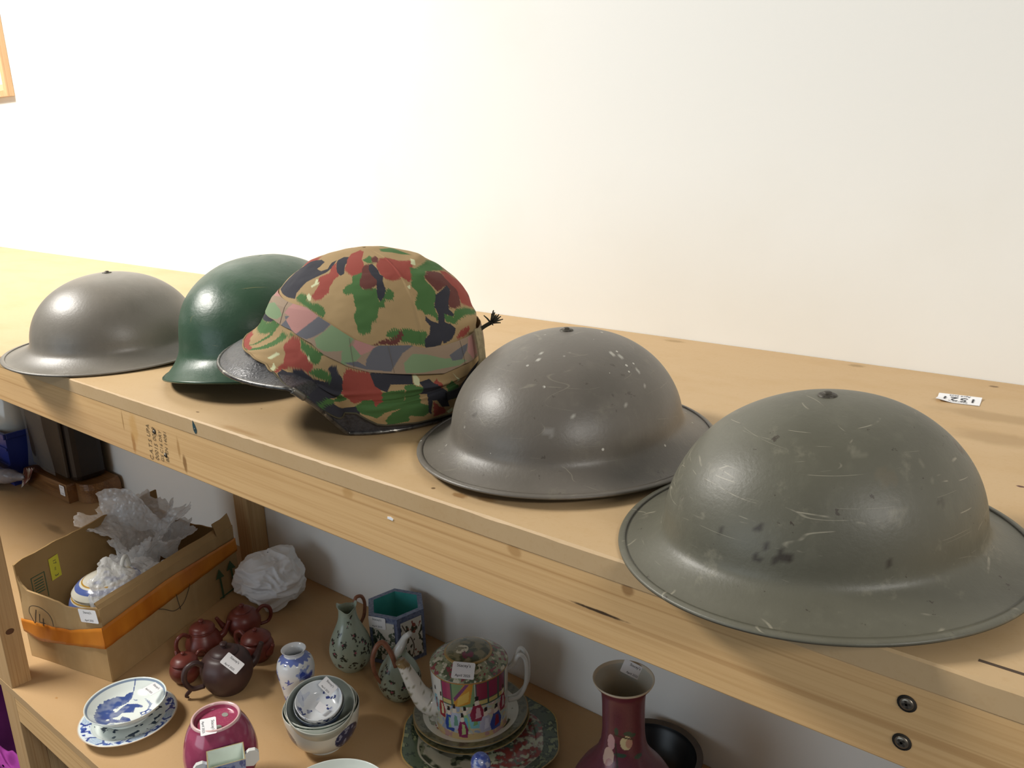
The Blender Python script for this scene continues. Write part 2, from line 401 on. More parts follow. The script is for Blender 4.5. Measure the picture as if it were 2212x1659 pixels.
# timber grade stamp, printed up the rail
INKB = M('stamp_ink', '#6b5738', 0.8)
for s, x, z0 in (('C.A.T.S', -0.9925, -0.0600), ('UPA', -0.9925, -0.0350), ('00015', -0.9790, -0.0600), ('0089', -0.9790, -0.0370),
                 ('GS C16 DRY', -0.9655, -0.0500), ('BS EN 14081', -0.9535, -0.0480)):
    text('grade_stamp', s, (x, YF+0.0005, z0), (0.08, 0, 1), (-1, 0, 0.08), 0.0112 if len(s) < 8 else 0.0094, INKB, rail, loc=sl, stretch=0.8)

# ------------------------------------------------------------------ picture frame on the wall, top left
FW = pine('frame_wood', 2, '#d4b088', '#c69d70', (), 0.4)
fr = thing('picture_frame', 'pale wooden picture frame hanging on the white wall at top left', 'picture frame', (-3.02, YW, 0.74))
fl = (-3.02, YW, 0.74)
fx0, fx1, fz0, fz1 = -3.27, -2.770, 0.450, 1.03
def frame_bar(p0, p1, inn):
    # mitred moulding: outer flat + inner slope
    p0 = np.array(p0); p1 = np.array(p1); d = (p1-p0)/np.linalg.norm(p1-p0); inn = np.array(inn, float); y = np.array([0, -1.0, 0])
    prof = [(0, 0), (0, 0.020), (0.016, 0.022), (0.018, 0.018), (0.034, 0.009), (0.034, 0)]
    V = []
    for base, sg in ((p0, 1), (p1, -1)):
        for a, h in prof: V.append(base+inn*a+d*a*sg+y*h)
    k = len(prof); F = [[i, (i+1) % k, k+(i+1) % k, k+i] for i in range(k)]+[list(range(k))[::-1], list(range(k, 2*k))]
    mesh('frame_bar', V, F, FW, fr, False, fl)
yw = YW-0.0006
frame_bar((fx1, yw, fz0), (fx1, yw, fz1), (-1, 0, 0)); frame_bar((fx0, yw, fz0), (fx0, yw, fz1), (1, 0, 0))
frame_bar((fx0, yw, fz0), (fx1, yw, fz0), (0, 0, 1)); frame_bar((fx0, yw, fz1), (fx1, yw, fz1), (0, 0, -1))
box('picture_mount', (fx0+0.03, yw-0.006, fz0+0.03), (fx1-0.03, yw-0.001, fz1-0.03), M('mount_card', '#f1ead8', 0.6), fr, 0, fl)

# ------------------------------------------------------------------ steel helmets
def helmet_mat(name, base, dark, lightc, rough, chips, specks, seed):
    m = bpy.data.materials.new(name); t = NT(m)
    a = t.add('ShaderNodeAttribute', attribute_name='Col'); c = a.outputs['Color']
    n1 = t.noise(t.coords((1, 1, 1), (seed, 0, 0)), 14, 5, 0.6); n2 = t.noise(t.coords((1, 1, 0.4), (0, seed, 0)), 60, 4, 0.6)
    c = t.mix(t.math('MULTIPLY', t.ramp(n1, 0.42, 0.72), 0.5), c, rgba(dark))
    c = t.mix(t.math('MULTIPLY', t.ramp(n2, 0.52, 0.75), 0.35), c, rgba(lightc))
    # scratches: short straight-ish iso-lines of stretched noises
    for k, (rot, amt) in enumerate((((0.4, 0.9, 0.3), chips), ((1.2, 0.2, 1.0), chips*0.8), ((0.1, 1.5, 2.0), chips*0.7))):
        v = t.noise(t.coords((1, 1, 7), (seed*3+k, k, 0), rot), 5.5, 1.5, 0.35, 0.15)
        line = t.math('SUBTRACT', 1.0, t.ramp(t.math('ABSOLUTE', t.math('SUBTRACT', v, 0.5)), 0.0008, 0.0032))
        gate = t.ramp(t.noise(t.coords((1, 1, 1), (k*5, seed, 1)), 38, 3), 0.54, 0.62)
        c = t.mix(t.math('MULTIPLY', t.math('MULTIPLY', line, gate), amt*0.85), c, rgba('#9d9785'))
    du = t.math('MULTIPLY', t.ramp(t.noise(t.coords((1, 1, 1), (1, seed, 4)), 30, 5, 0.7), 0.58, 0.72), chips*0.45)
    c = t.mix(du, c, rgba('#8c8775'))
    ck = t.ramp(t.noise(t.coords((1, 1, 1), (seed, seed, 2)), 85, 4, 0.65), 0.665, 0.70)
    c = t.mix(t.math('MULTIPLY', ck, chips), c, rgba('#3a3128'))
    if specks:
        sp = t.add('ShaderNodeTexVoronoi'); t.link(t.coords(), sp.inputs['Vector']); sp.inputs['Scale'].default_value = 75
        g = t.math('LESS_THAN', sp.outputs['Distance'], 0.11); g2 = t.ramp(t.noise(t.coords((1, 1, 1), (3, 1, 7)), 26, 2), 0.52, 0.6)
        c = t.mix(t.math('MULTIPLY', t.math('MULTIPLY', g, g2), specks), c, rgba('#cfccc2'))
    t.link(c, t.b.inputs['Base Color'])
    t.b.inputs['Roughness'].default_value = rough; t.b.inputs['Specular IOR Level'].default_value = 0.5
    rr = t.math('ADD', t.math('MULTIPLY', n1, 0.16), rough-0.08); t.link(rr, t.b.inputs['Roughness'])
    t.bump(t.noise(t.coords(), 300, 4, 0.6), 0.22, 0.0008)
    return m
def brodie(q, dz, label_, mat, base, seed, marks=(), group='steel helmets with wide round brims'):
    cx, cy, yaw, a, b, ja, jb, zj, zt, n, tx, ty, sd = q
    loc = (cx, cy, dz)
    t0 = thing('steel_helmet', label_, 'helmet', loc, group, (0, 0, yaw))
    N = 220; th = np.linspace(0, 2*PI, N, endpoint=False)
    def zr(): return 0.004+abs(sd)+sd*np.cos(2*th)
    R = np.stack([a*np.cos(th), b*np.sin(th), zr()], -1); J = np.stack([ja*np.cos(th), jb*np.sin(th), zj+0*th], -1)
    rows = []
    for w in np.linspace(0, 1, 16)[:-1]:
        p = R*(1-w)+J*w; p[:, 2] += -0.0035*math.sin(PI*w)*(1 if w < 1 else 0); rows.append(p)
    for t in np.linspace(0, PI/2, 56):
        rr = max(math.cos(t), 1e-6)**(2/n); zz = math.sin(t)**(2/n)
        rows.append(np.stack([ja*rr*np.cos(th), jb*rr*np.sin(th), zj+(zt-zj)*zz+0*th], -1))
    P = np.stack(rows, 1)
    for _ in range(5):                        # soften the bend between brim and bowl
        for i in range(12, 20): P[:, i] = 0.5*P[:, i]+0.25*(P[:, i-1]+P[:, i+1])
    inner = P[:, ::-1].copy(); inner[..., :2] *= 0.984; inner[..., 2] -= 0.0016
    P[..., 2] += tx*P[..., 0]+ty*P[..., 1]; inner[..., 2] += tx*inner[..., 0]+ty*inner[..., 1]
    # shallow dents of a used pressing
    D = fbm(P, 16, 2, seed)*0.0007; rad = P/np.linalg.norm(P, axis=-1, keepdims=True); P = P+rad*D[..., None]*np.linspace(0, 1, P.shape[1]).clip(0, .3)[None, :, None]*3
    sh = grid('shell', np.concatenate([P, inner], 1), mat, t0, True)
    pa = Paint(sh, base)
    for c, mx, my, mz, r, col, al in marks:
        d = np.linalg.norm((pa.V-np.array([mx, my, mz]))*np.array([1, 1, 1]), axis=1)
        d = d/(r*(0.55 if c == 'l' else 0.8))+fbm(pa.V, 330, 3, 3)*0.7
        pa.where(d < 1, col, al*(0.45 if c == 'l' else 1))
    pa.done()
    I = P[:, 2]*0.88+P[:, 1]*0.12
    band = np.stack([I+[0, 0, -0.0004], I+[0, 0, 0.0013], P[:, 1]+[0, 0, 0.0014], P[:, 0]+[0, 0, 0.0012], P[:, 0]*[[1.008, 1.008, 1]]+[0, 0, 0.0002], P[:, 0]*[[1.005, 1.005, 1]]+[0, 0, -0.0014], P[:, 1]*[[.995, .995, 1]]+[0, 0, -0.0026]], 1)
    rb = grid('rim_band', band, mat, t0, True); pb = Paint(rb, base); kk = np.tile(np.arange(7), N); pb.where(kk == 0, '#2c2822'); pb.where(kk == 5, '#4a463d'); pb.done()
    top = P[:, -1].mean(0)
    lathe('crown_bolt', [(0.0068, -0.001), (0.0066, 0.0006), (0.0052, 0.0012), (0.0034, 0.0010), (0.0030, 0.0024), (0.0018, 0.0030), (0.0001, 0.0031)], MAT['bolt'], t0, 20, 1, False, top)
    return t0
MAT['rim'] = M('helmet_rim', '#504d42', 0.38, 0.0, var=[('#3b362d', 90, 0.5, 0.7, 0.7), ('#8c8778', 160, 0.62, 0.72, 0.6)])
MAT['bolt'] = M('helmet_bolt', '#4a453c', 0.5, 0.3, var=[('#2c261f', 300, 0.45, 0.6, 0.8)])
HM1 = helmet_mat('helmet_paint_worn', '#000000', '#4f4d40', '#6f6d5e', 0.45, 0.85, 0, 2.9)
HM2 = helmet_mat('helmet_paint_flecked', '#000000', '#58534a', '#756f64', 0.42, 0.45, 0.85, 4.1)
HM3 = helmet_mat('helmet_paint_smooth', '#000000', '#656055', '#837d72', 0.40, 0.12, 0, 8.3)
near = [-0.2044, 0.5817, -0.8192, 0.1427, 0.144, 0.0998, 0.1119, 0.0178, 0.113, 2.0363, 0.0097, 0.0385, 0.001]
mid = [-0.4861, 0.6583, 1.7758, 0.1623, 0.144, 0.1309, 0.1103, 0.0228, 0.1137, 1.9761, -0.0111, -0.0008, 0.0017]
far = [-1.291, 0.5995, 0.8466, 0.1586, 0.1536, 0.1181, 0.117, 0.0217, 0.1196, 2.0828, -0.0039, 0.0103, 0.0021]
K, C_, L_ = '#332b24', '#c9c6bb', '#95907f'
nm = [('k', 0.0836, -0.0577, 0.0353, .0042, K, .9), ('k', 0.0813, -0.063, 0.0315, .003, K, .9), ('k', 0.0772, -0.0667, 0.039, .0032, K, .85), ('k', 0.075, -0.0722, 0.0315, .0028, K, .85), ('k', 0.0704, -0.0702, 0.05, .0024, K, .8),
      ('k', 0.0547, -0.0898, 0.0409, .003, K, .85), ('k', 0.0329, 0.078, 0.0793, .006, '#4a3420', .8), ('l', 0.0277, -0.0393, 0.1034, .004, L_, .7), ('l', 0.0627, -0.0056, 0.0924, .006, L_, .5), ('l', 0.0594, -0.0076, 0.0947, .005, L_, .5),
      ('l', 0.0894, 0.0079, 0.0605, .008, L_, .5), ('l', 0.0871, 0.0129, 0.0638, .006, L_, .5), ('l', 0.0913, -0.0009, 0.057, .006, L_, .4), ('l', 0.0646, 0.0347, 0.0849, .003, L_, .7), ('l', 0.0716, 0.0384, 0.0764, .003, L_, .7),
      ('l', 0.0517, -0.0534, 0.0862, .003, L_, .7), ('k', 0.0982, 0.0029, 0.0353, .003, K, .8), ('k', 0.0618, -0.0788, 0.0518, .0022, K, .8), ('k', 0.0753, 0.0082, 0.0807, .008, '#6a6250', .5), ('k', 0.0793, 0.0426, 0.0638, .003, K, .6)]
mmk = [('c', -0.021, -0.0551, 0.0998, .0032, C_, .9), ('c', -0.0154, -0.062, 0.0968, .0042, C_, .8), ('y', -0.1167, -0.0339, 0.0526, .0058, '#86827c', .8), ('c', -0.1177, -0.0285, 0.0543, .0016, C_, .9), ('k', -0.1101, 0.0414, 0.0576, .0034, K, .95),
       ('c', -0.0664, -0.001, 0.1008, .002, C_, .8), ('c', -0.1034, -0.003, 0.0779, .002, C_, .9), ('c', -0.0994, -0.0505, 0.0642, .003, C_, .6), ('c', -0.0572, -0.0008, 0.1043, .0018, C_, .7), ('c', -0.0161, -0.0788, 0.0849, .002, C_, .7), ('c', -0.0254, -0.0872, 0.075, .002, C_, .7), ('c', -0.0613, -0.0831, 0.0642, .0022, C_, .7)]
brodie(near, 0.0035, 'largest and nearest grey-green steel helmet at right, scratched and chipped, wide brim', HM1, '#5f5d50', 2, nm)
brodie(mid, 0.0010, 'grey-green steel helmet with white paint flecks, second from the right, beside the camouflage helmet', HM2, '#68625a', 5, mmk)
brodie(far, 0.0006, 'smooth grey-brown steel helmet at far left, brim overhanging the shelf edge', HM3, '#79736a', 9)

# ---- green helmet
gq = [-1.0125, 0.6794, 2.1225, 0.1799, 0.1257, 0.1409, 0.1081, 0.0408, 0.1517, 2.1961, 0.0114]
GM = bpy.data.materials.new('green_enamel'); t = NT(GM)
c = t.mix(t.math('MULTIPLY', t.ramp(t.noise(t.coords(), 9, 4), 0.4, 0.75), 0.5), rgba('#2c4a36'), rgba('#36513a'))
v = t.noise(t.coords((1, 1, 4), (2, 0, 1), (0.5, 0.8, 0)), 6, 2, 0.4); line = t.math('LESS_THAN', t.math('ABSOLUTE', t.math('SUBTRACT', v, 0.5)), 0.004)
c = t.mix(t.math('MULTIPLY', t.math('MULTIPLY', line, t.ramp(t.noise(t.coords(), 18, 2), 0.58, 0.66)), 0.6), c, rgba('#7b7a52'))
c = t.mix(t.math('MULTIPLY', t.ramp(t.noise(t.coords(), 150, 3), 0.72, 0.75), 0.7), c, rgba('#121a14'))
t.link(c, t.b.inputs['Base Color']); t.link(t.math('ADD', 0.28, t.math('MULTIPLY', t.noise(t.coords(), 35, 4), 0.24)), t.b.inputs['Roughness'])
t.bump(t.noise(t.coords((1, 1, 1.5)), 38, 4, 0.6), 0.30, 0.0026)
def green():
    cx, cy, yaw, a, b, ja, jb, zj, zt, n, sd = gq
    t0 = thing('steel_helmet', 'glossy dark green steel helmet with flared rim, behind the camouflage helmet', 'helmet', (cx, cy, 0), None, (0, 0, yaw))
    N = 200; th = np.linspace(0, 2*PI, N, endpoint=False)
    R = np.stack([a*np.cos(th), b*np.sin(th), 0.003+abs(sd)+0*th], -1)
    R[:, 2] = 0.003+abs(sd)+sd*np.cos(2*th)
    rows = []
    J = np.stack([ja*np.cos(th), jb*np.sin(th), zj+0.012+0*th], -1)
    for w in np.linspace(0, 1, 20)[:-1]:
        e = (1-w)**2.2; p = J*(1-e)+R*e; p[:, 2] = R[:, 2]*(1-w)+J[:, 2]*w; rows.append(p)
    for tt in np.linspace(0, PI/2, 50):
        rr = max(math.cos(tt), 1e-6)**(2/n); zz = math.sin(tt)**(2/n)
        rows.append(np.stack([ja*rr*np.cos(th), jb*rr*np.sin(th), zj+0.012+(zt-zj-0.012)*zz+0*th], -1))
    P = np.stack(rows, 1)
    for _ in range(10):
        for i in range(14, 26): P[:, i] = 0.5*P[:, i]+0.25*(P[:, i-1]+P[:, i+1])
    P = P+(P/np.linalg.norm(P, axis=-1, keepdims=True))*(fbm(P, 22, 2, 3)*0.0006)[..., None]
    inner = P[:, ::-1].copy(); inner[..., :2] *= 0.985; inner[..., 2] -= 0.001
    grid('shell', np.concatenate([P, inner], 1), GM, t0, True)
    rim = np.vstack([P[:, 0], P[:1, 0]]); V, F = tube_geo(rim, 0.0017, 8, False); mesh('rim_edge', V, F, MAT['green_rim'], t0)
MAT['green_rim'] = M('green_rim', '#2f4a38', 0.3, var=[('#7d7c6c', 140, 0.66, 0.7, 0.8)])
green()

# ------------------------------------------------------------------ camouflage covered helmet
CQ = [-0.7462, 0.6351, 4.006, 0.1205, 0.1277, 0.1801, 2.1972, 1.3901, 0.8549, 1.0263, 0.0677, 1.0442, 1.2751, 0.0591]
CPOLY = json.loads('''[["g",[2.731,0.08,-2.88,0.135,2.985,0.19,2.889,0.259,2.609,0.165,2.391,0.11]],["r",[0.323,0.489,0.236,0.444,0.105,0.359,-0.192,0.294,-0.079,0.224,0.297,0.259,0.349,0.324,0.367,0.389,0.471,0.429,0.367,0.464]],["k",[0.052,0.534,0.07,0.474,-0.113,0.409,0.105,0.329,0.166,0.259,0.314,0.234,0.55,0.244,0.602,0.294,0.593,0.314,0.759,0.329,0.855,0.304,0.777,0.239,0.82,0.205,0.925,0.279,0.899,0.339,0.785,0.394,0.698,0.434,0.663,0.479,0.646,0.514,0.681,0.549,0.532,0.549,0.183,0.534]],["r",[0.881,0.229,0.908,0.284,0.969,0.344,0.864,0.384,0.855,0.404,0.934,0.444,0.934,0.484,0.899,0.524,0.969,0.549,1.047,0.544,1.065,0.519,1.117,0.489,1.1,0.454,1.108,0.409,1.169,0.369,1.065,0.304]],["k",[0.846,0.205,0.881,0.16,1.091,0.155,1.187,0.209,1.161,0.254,1.23,0.344,1.187,0.364,1.1,0.334,1.004,0.279]],["r",[1.091,0.145,1.318,0.055,1.518,0.334,1.44,0.364,1.37,0.369,1.283,0.339,1.213,0.314,1.178,0.259]],["r",[0.986,0.11,1.265,0.055,1.553,0.085,1.492,0.18,1.536,0.239,1.553,0.299,1.449,0.344,1.361,0.369]],["g",[0.689,0.534,0.724,0.509,0.812,0.519,0.873,0.549,0.96,0.569,1.03,0.569,1.1,0.589,1.134,0.628,1.126,0.653,1.038,0.628,0.934,0.604,0.846,0.584,0.707,0.554]],["c",[0.838,0.524,0.855,0.504,0.908,0.524,0.925,0.549,0.899,0.554]],["c",[0.82,0.459,0.855,0.439,0.829,0.404,0.873,0.404,0.89,0.434,0.916,0.424,0.916,0.439,0.864,0.459,0.855,0.469]],["g",[1.379,0.364,1.388,0.424,1.318,0.444,1.283,0.484,1.326,0.514,1.396,0.504,1.431,0.544,1.449,0.589,1.431,0.638,1.449,0.688,1.501,0.738,1.527,0.334]],["g",[1.379,0.369,1.51,0.339,1.518,0.384,1.475,0.424,1.475,0.454,1.527,0.479,1.623,0.479,1.684,0.474,1.676,0.539,1.693,0.564,1.737,0.539,1.78,0.494,1.833,0.484,1.868,0.519,1.841,0.564,1.78,0.559,1.763,0.549,1.737,0.584,1.719,0.604,1.667,0.604,1.649,0.668,1.58,0.693,1.58,0.738,1.518,0.753,1.475,0.743,1.449,0.703,1.431,0.653,1.457,0.613,1.431,0.564,1.422,0.519,1.388,0.499]],["d",[1.562,0.264,1.71,0.259,1.737,0.344,1.693,0.454,1.623,0.479,1.545,0.479,1.484,0.454,1.475,0.414,1.51,0.384,1.51,0.314]],["r",[1.789,0.264,1.963,0.205,2.208,0.214,2.321,0.264,2.539,0.294,2.138,0.459,2.094,0.429,2.059,0.414,1.99,0.429,1.894,0.429,1.824,0.409,1.815,0.384,1.78,0.364,1.772,0.314]],["k",[1.649,0.264,1.719,0.259,1.772,0.314,1.78,0.369,1.815,0.384,1.78,0.429,1.789,0.484,1.754,0.534,1.702,0.564,1.676,0.539,1.684,0.474,1.71,0.414,1.649,0.364,1.623,0.309]],["g",[1.518,0.205,1.737,0.145,1.78,0.18,1.71,0.239,1.763,0.254,1.632,0.249]],["d",[1.754,0.185,1.902,0.165,1.929,0.205,1.833,0.249,1.719,0.239]],["g",[2.339,0.349,2.409,0.369,2.583,0.359,2.967,0.349,-3.046,0.389,-3.054,0.454,2.967,0.469,2.819,0.454,2.688,0.434,2.505,0.419,2.382,0.454,2.356,0.489,2.356,0.534,2.374,0.569,2.321,0.608,2.278,0.633,2.251,0.678,2.251,0.738,2.173,0.688,2.121,0.683,2.112,0.648,2.068,0.648,2.051,0.608,2.103,0.579,2.155,0.544,2.129,0.494,2.208,0.424]],["d",[2.391,0.449,2.539,0.419,2.67,0.439,2.766,0.469,2.688,0.514,2.714,0.569,2.723,0.623,2.688,0.663,2.635,0.698,2.496,0.698,2.426,0.678,2.47,0.628,2.592,0.584,2.548,0.559,2.4,0.574,2.374,0.529,2.374,0.489]],["r",[2.819,0.454,2.932,0.479,3.011,0.524,-3.142,0.594,3.133,0.663,3.115,0.703,3.098,0.743,3.081,0.773,2.819,0.723,2.679,0.688,2.688,0.653,2.714,0.608,2.688,0.564,2.688,0.514]],["g",[2.33,0.703,2.435,0.733,2.513,0.703,2.723,0.718,3.081,0.793,2.836,0.783,2.644,0.758,2.513,0.763,2.417,0.778,2.339,0.753]],["g",[1.702,0.768,1.728,0.738,1.789,0.728,1.841,0.743,1.876,0.738,1.929,0.743,1.99,0.763,2.068,0.768,2.086,0.788,2.042,0.843,1.963,0.833,1.902,0.818,1.841,0.808,1.78,0.788]],["d",[1.571,0.813,1.649,0.788,1.728,0.783,1.806,0.768,1.85,0.738,1.859,0.763,1.824,0.798,1.78,0.818,1.632,0.808,1.597,0.818]],["k",[2.47,0.569,2.583,0.554,2.592,0.584,2.452,0.648,2.417,0.688,2.461,0.723,2.435,0.733,2.374,0.713,2.339,0.703,2.313,0.748,2.374,0.768,2.417,0.798,2.4,0.823,2.347,0.848,2.234,0.858,2.243,0.833,2.208,0.858,2.121,0.863,2.042,0.853,2.051,0.813,2.112,0.788,2.138,0.748,2.103,0.713,2.121,0.688,2.155,0.718,2.234,0.743,2.269,0.688,2.26,0.648,2.347,0.584]],["k",[3.002,0.673,3.107,0.698,3.098,0.738,3.081,0.788,3.072,0.803,2.95,0.793,3.072,0.753,3.081,0.708]],["k",[-3.028,0.424,-3.054,0.459,-3.089,0.494,-3.089,0.534,-3.124,0.579,-3.098,0.544,3.046,0.484,-3.063,0.459]],["r",[2.417,0.848,2.505,0.818,2.627,0.818,2.653,0.838,2.557,0.858,2.435,0.858]],["c",[2.618,0.279,2.644,0.304,2.496,0.344,2.435,0.324]],["c",[2.068,0.484,2.121,0.474,2.094,0.504,2.059,0.504]],["g",[-0.087,0.808,0.0,0.763,0.0,0.738,0.218,0.728,0.375,0.728,0.489,0.703,0.62,0.718,-0.838,1.85,0.803,0.748,0.89,0.768,0.785,0.763,0.689,0.748,-0.812,1.91,0.541,0.743,0.515,0.768,0.367,0.793,0.209,0.798]],["k",[0.009,0.718,0.227,0.693,0.497,0.698,0.436,0.718,0.314,0.728,0.009,0.743]],["r",[0.052,1.017,-0.113,1.052,-0.262,1.077,-0.201,0.908,0.148,0.828,0.148,0.868,0.262,0.878,0.314,0.933,0.436,0.943,0.436,0.998]],["g",[0.916,0.768,0.995,0.798,1.082,0.823,1.161,0.848,1.134,0.863,1.117,0.893,1.091,0.908,1.047,0.893,1.012,0.868,0.995,0.848,0.942,0.823]],["r",[0.777,0.808,0.803,0.783,0.846,0.763,0.908,0.768,0.942,0.828,0.995,0.858,1.03,0.898,1.073,0.908,1.065,0.933,1.021,0.968,0.977,0.953,0.864,0.978,0.829,1.087,0.829,1.327,0.812,1.302,0.794,1.027,0.82,0.948,0.803,0.863]],["c",[0.681,0.983,0.707,0.923,0.733,0.883,0.768,0.888,0.742,0.923,0.716,0.978,0.689,0.993]],["c",[0.768,1.262,0.75,0.998,0.777,1.087,0.803,1.277]],["c",[1.012,0.878,1.03,0.858,1.038,0.893]],["k",[0.838,1.347,0.829,1.102,0.873,1.112,0.908,0.973,0.969,0.953,1.021,0.973,1.065,0.983,1.152,0.983,1.204,0.973,1.213,0.943,1.187,0.923,1.213,0.903,1.265,0.903,1.274,0.933,1.309,0.963,1.309,1.003,1.283,1.132,1.239,1.207,1.196,1.327,1.152,1.586,1.117,1.895,1.1,1.766,0.986,1.387,0.969,1.626,0.899,1.506]],["g",[1.021,0.963,1.065,0.938,1.117,0.923,1.178,0.933,1.213,0.953,1.204,0.983,1.126,0.978,1.073,0.968]],["g",[0.986,1.711,0.977,1.531,0.986,1.387,1.1,1.805,1.117,1.895,1.117,1.985,1.091,1.935,1.004,1.716]],["g",[1.143,1.905,1.169,1.446,1.274,1.117,1.326,1.217,1.309,1.257,1.222,1.327,1.169,1.686,1.161,1.9]],["r",[1.361,0.918,1.527,0.938,1.553,0.973,1.606,0.988,1.623,1.112,1.623,1.342,1.562,1.411,1.536,1.262,1.466,1.282,1.379,1.332,1.326,1.217,1.292,1.107,1.309,0.958]],["k",[1.536,0.938,1.885,0.968,1.894,1.057,1.815,1.032,1.702,1.003,1.667,1.137,1.614,1.082,1.553,0.973]],["g",[1.388,1.392,1.466,1.267,1.545,1.277,1.562,1.411,1.623,1.327,1.623,1.142,1.702,1.122,1.806,1.122,1.824,1.227,1.815,1.342,1.841,1.496,1.78,1.506,1.702,1.521,1.632,1.551,1.571,1.646,1.518,1.601,1.422,1.516]],["g",[1.815,1.057,1.868,1.047,1.981,1.152,1.981,1.237,1.955,1.282,1.981,1.496,2.059,1.551,2.077,1.726,2.016,1.776,1.868,1.691,1.868,1.815,1.658,1.825,1.641,1.706,1.702,1.571,1.806,1.486,1.824,1.312]],["g",[2.243,1.222,2.286,1.162,2.374,1.297,2.47,1.471,2.435,1.591,2.339,1.596,2.26,1.436]],["k",[1.946,1.037,2.042,1.012,2.077,1.097,2.173,1.217,2.251,1.372,2.286,1.596,2.321,1.721,2.225,1.681,2.138,1.486,2.094,1.476,2.103,1.771,2.068,1.706,2.033,1.317,1.955,1.282,1.981,1.237,1.972,1.132]],["r",[2.086,1.117,2.112,1.047,2.173,1.187,2.208,1.292]],["r",[2.103,1.496,2.208,1.686,2.251,1.696,2.286,1.835,2.138,1.835]],["c",[1.894,0.973,1.92,0.973,1.955,0.998,1.946,1.107,1.902,1.062]],["c",[2.295,1.003,2.365,1.152,2.435,1.247,2.391,1.252,2.33,1.087]],["c",[2.295,1.81,2.356,1.756,2.374,1.825,2.321,1.87]],["P",[-0.026,0.549,0.401,0.529,0.672,0.554,0.576,0.569,0.384,0.559,0.052,0.589]],["S",[0.026,0.703,0.017,0.658,0.349,0.613,0.541,0.638,0.62,0.668,0.559,0.693,0.471,0.698]],["P",[0.646,0.653,0.716,0.569,0.934,0.608,1.073,0.643,1.021,0.688,-0.995,1.691,-0.977,1.935,0.742,0.663]],["Y",[0.663,0.668,0.733,0.663,-0.977,1.91,-1.004,1.676,1.082,0.648,1.213,0.688,1.152,0.728,1.065,0.758,0.995,0.773,0.899,0.758,0.803,0.728]],["S",[1.222,0.693,1.431,0.763,1.353,0.828,1.178,0.833,1.1,0.813,1.073,0.768,1.161,0.728]],["S",[1.318,0.838,1.353,0.813,1.414,0.803,1.466,0.828,1.475,0.858,1.431,0.883,1.309,0.903]],["P",[1.44,0.773,1.606,0.818,1.545,0.838,1.475,0.853,1.414,0.803]],["Y",[1.335,0.888,1.449,0.883,1.51,0.908,1.518,0.878,1.58,0.823,1.641,0.808,1.911,0.833,1.815,0.863,1.754,0.908,1.71,0.943,1.51,0.923]],["S",[1.815,0.913,1.894,0.873,2.007,0.888,2.19,0.928,2.356,0.943,2.461,0.973,2.347,0.978,2.103,0.968,1.963,0.968,1.824,0.958]],["Y",[2.243,0.918,2.339,0.903,2.496,0.893,2.47,0.923,2.4,0.958,2.269,0.948]],["P",[2.522,0.868,2.618,0.863,2.662,0.963,2.557,0.978,2.478,0.933]]]''')
CPOLY.insert(0, ['k', [0.95, 1.55, 1.15, 1.45, 1.42, 1.38, 1.42, 2.05, 0.95, 2.05]])
def CS(th, s, off=0.0):
    cx, cy, yaw, a, b, zt, n, kv, ks, kb, zv, t1, t2, zw = CQ
    A = np.abs(wrap(th)); f = 1-sm((A-t1)/(t2-t1)); k = ks+(kv-ks)*f+(kb-ks)*sm((A-2.0)/1.1); zr = .003+zv*f
    t = np.clip(1-s, 0, 1)*PI/2
    rr = np.maximum(np.cos(t), 1e-9)**(2/n); z1 = zw+(zt-zw)*np.maximum(np.sin(t), 0)**(2/n)
    w = np.clip(s-1, 0, 1); e = w**1.6
    r = rr*(1-e)+k*e; z = np.where(s <= 1, z1, zw+(zr-zw)*w)
    g = sm((1.25-A)/.7)
    rf = np.interp(s, [0, .3, .5, .62, .72, .78, .83, .9, 1, 1.3, 1.6, 2], [0, .5, .735, .85, .925, .985, 1.045, 1.09, 1.14, 1.23, 1.31, kv])
    zf = np.interp(s, [0, .62, .72, .78, .83, .9, 1, 1.3, 1.6, 2], [zt, .132, .115, .104, .097, .0925, .089, .083, .078, .003+zv])
    gg = g*sm((s-.45)/.25); r = r*(1-gg)+rf*gg; z = z*(1-gg)+zf*gg
    P = np.stack([a*r*np.cos(th), b*r*np.sin(th), z], -1)
    if np.any(off != 0):
        c = np.array([0, 0, 0.05]); d = (P-c)*np.array([1, 1, 0.9]); d /= np.linalg.norm(d, axis=-1, keepdims=True)
        P = P+d*np.asarray(off)[..., None] if not np.isscalar(off) else P+d*off
    return P
HEM = ([0, .16, .4, .707, .855, 1.0, 1.09, 1.16, 1.22, 1.283, 1.39, 1.562, 1.64, 1.96, 2.4, PI], [1.0, 1.0, 1.05, 1.16, 1.44, 1.82, 1.97, 1.95, 1.75, 1.52, 1.52, 1.78, 1.82, 1.88, 1.90, 1.90])
def hem(th): return np.interp(np.abs(wrap(th)), *HEM)
CAMOC = {'g': '#45663a', 'r': '#8e453c', 'd': '#5f3732', 'k': '#33333a', 'c': '#c3c6a0', 'P': '#a77a74', 'S': '#758a68', 'Y': '#5e5e64'}
def camo_paint(o, TH, S, base, keys, fade=None):
    p = Paint(o, base); th = wrap(TH.ravel()); s = S.ravel()
    th = np.where(th < -2.75, th+2*PI, np.where(th > -0.35, th, -th))
    A = np.floor(th*95); fr = th*95-A; jag = (1-np.abs(fr*2-1))*(0.3+0.7*hsh(A, A*0+3, A*0, 1))
    for col, fl in CPOLY:
        if col not in keys: continue
        q = np.array(fl).reshape(-1, 2); q[:, 0] = np.where(q[:, 0] < -2, q[:, 0]+2*PI, q[:, 0])
        amp = 0.022 if col in 'grd' else 0.0
        m = pip(q, th+(0.005*np.sin(s*70) if amp else 0), s-amp*jag+amp*0.4)
        p.where(m, CAMOC[col])
    p.done()
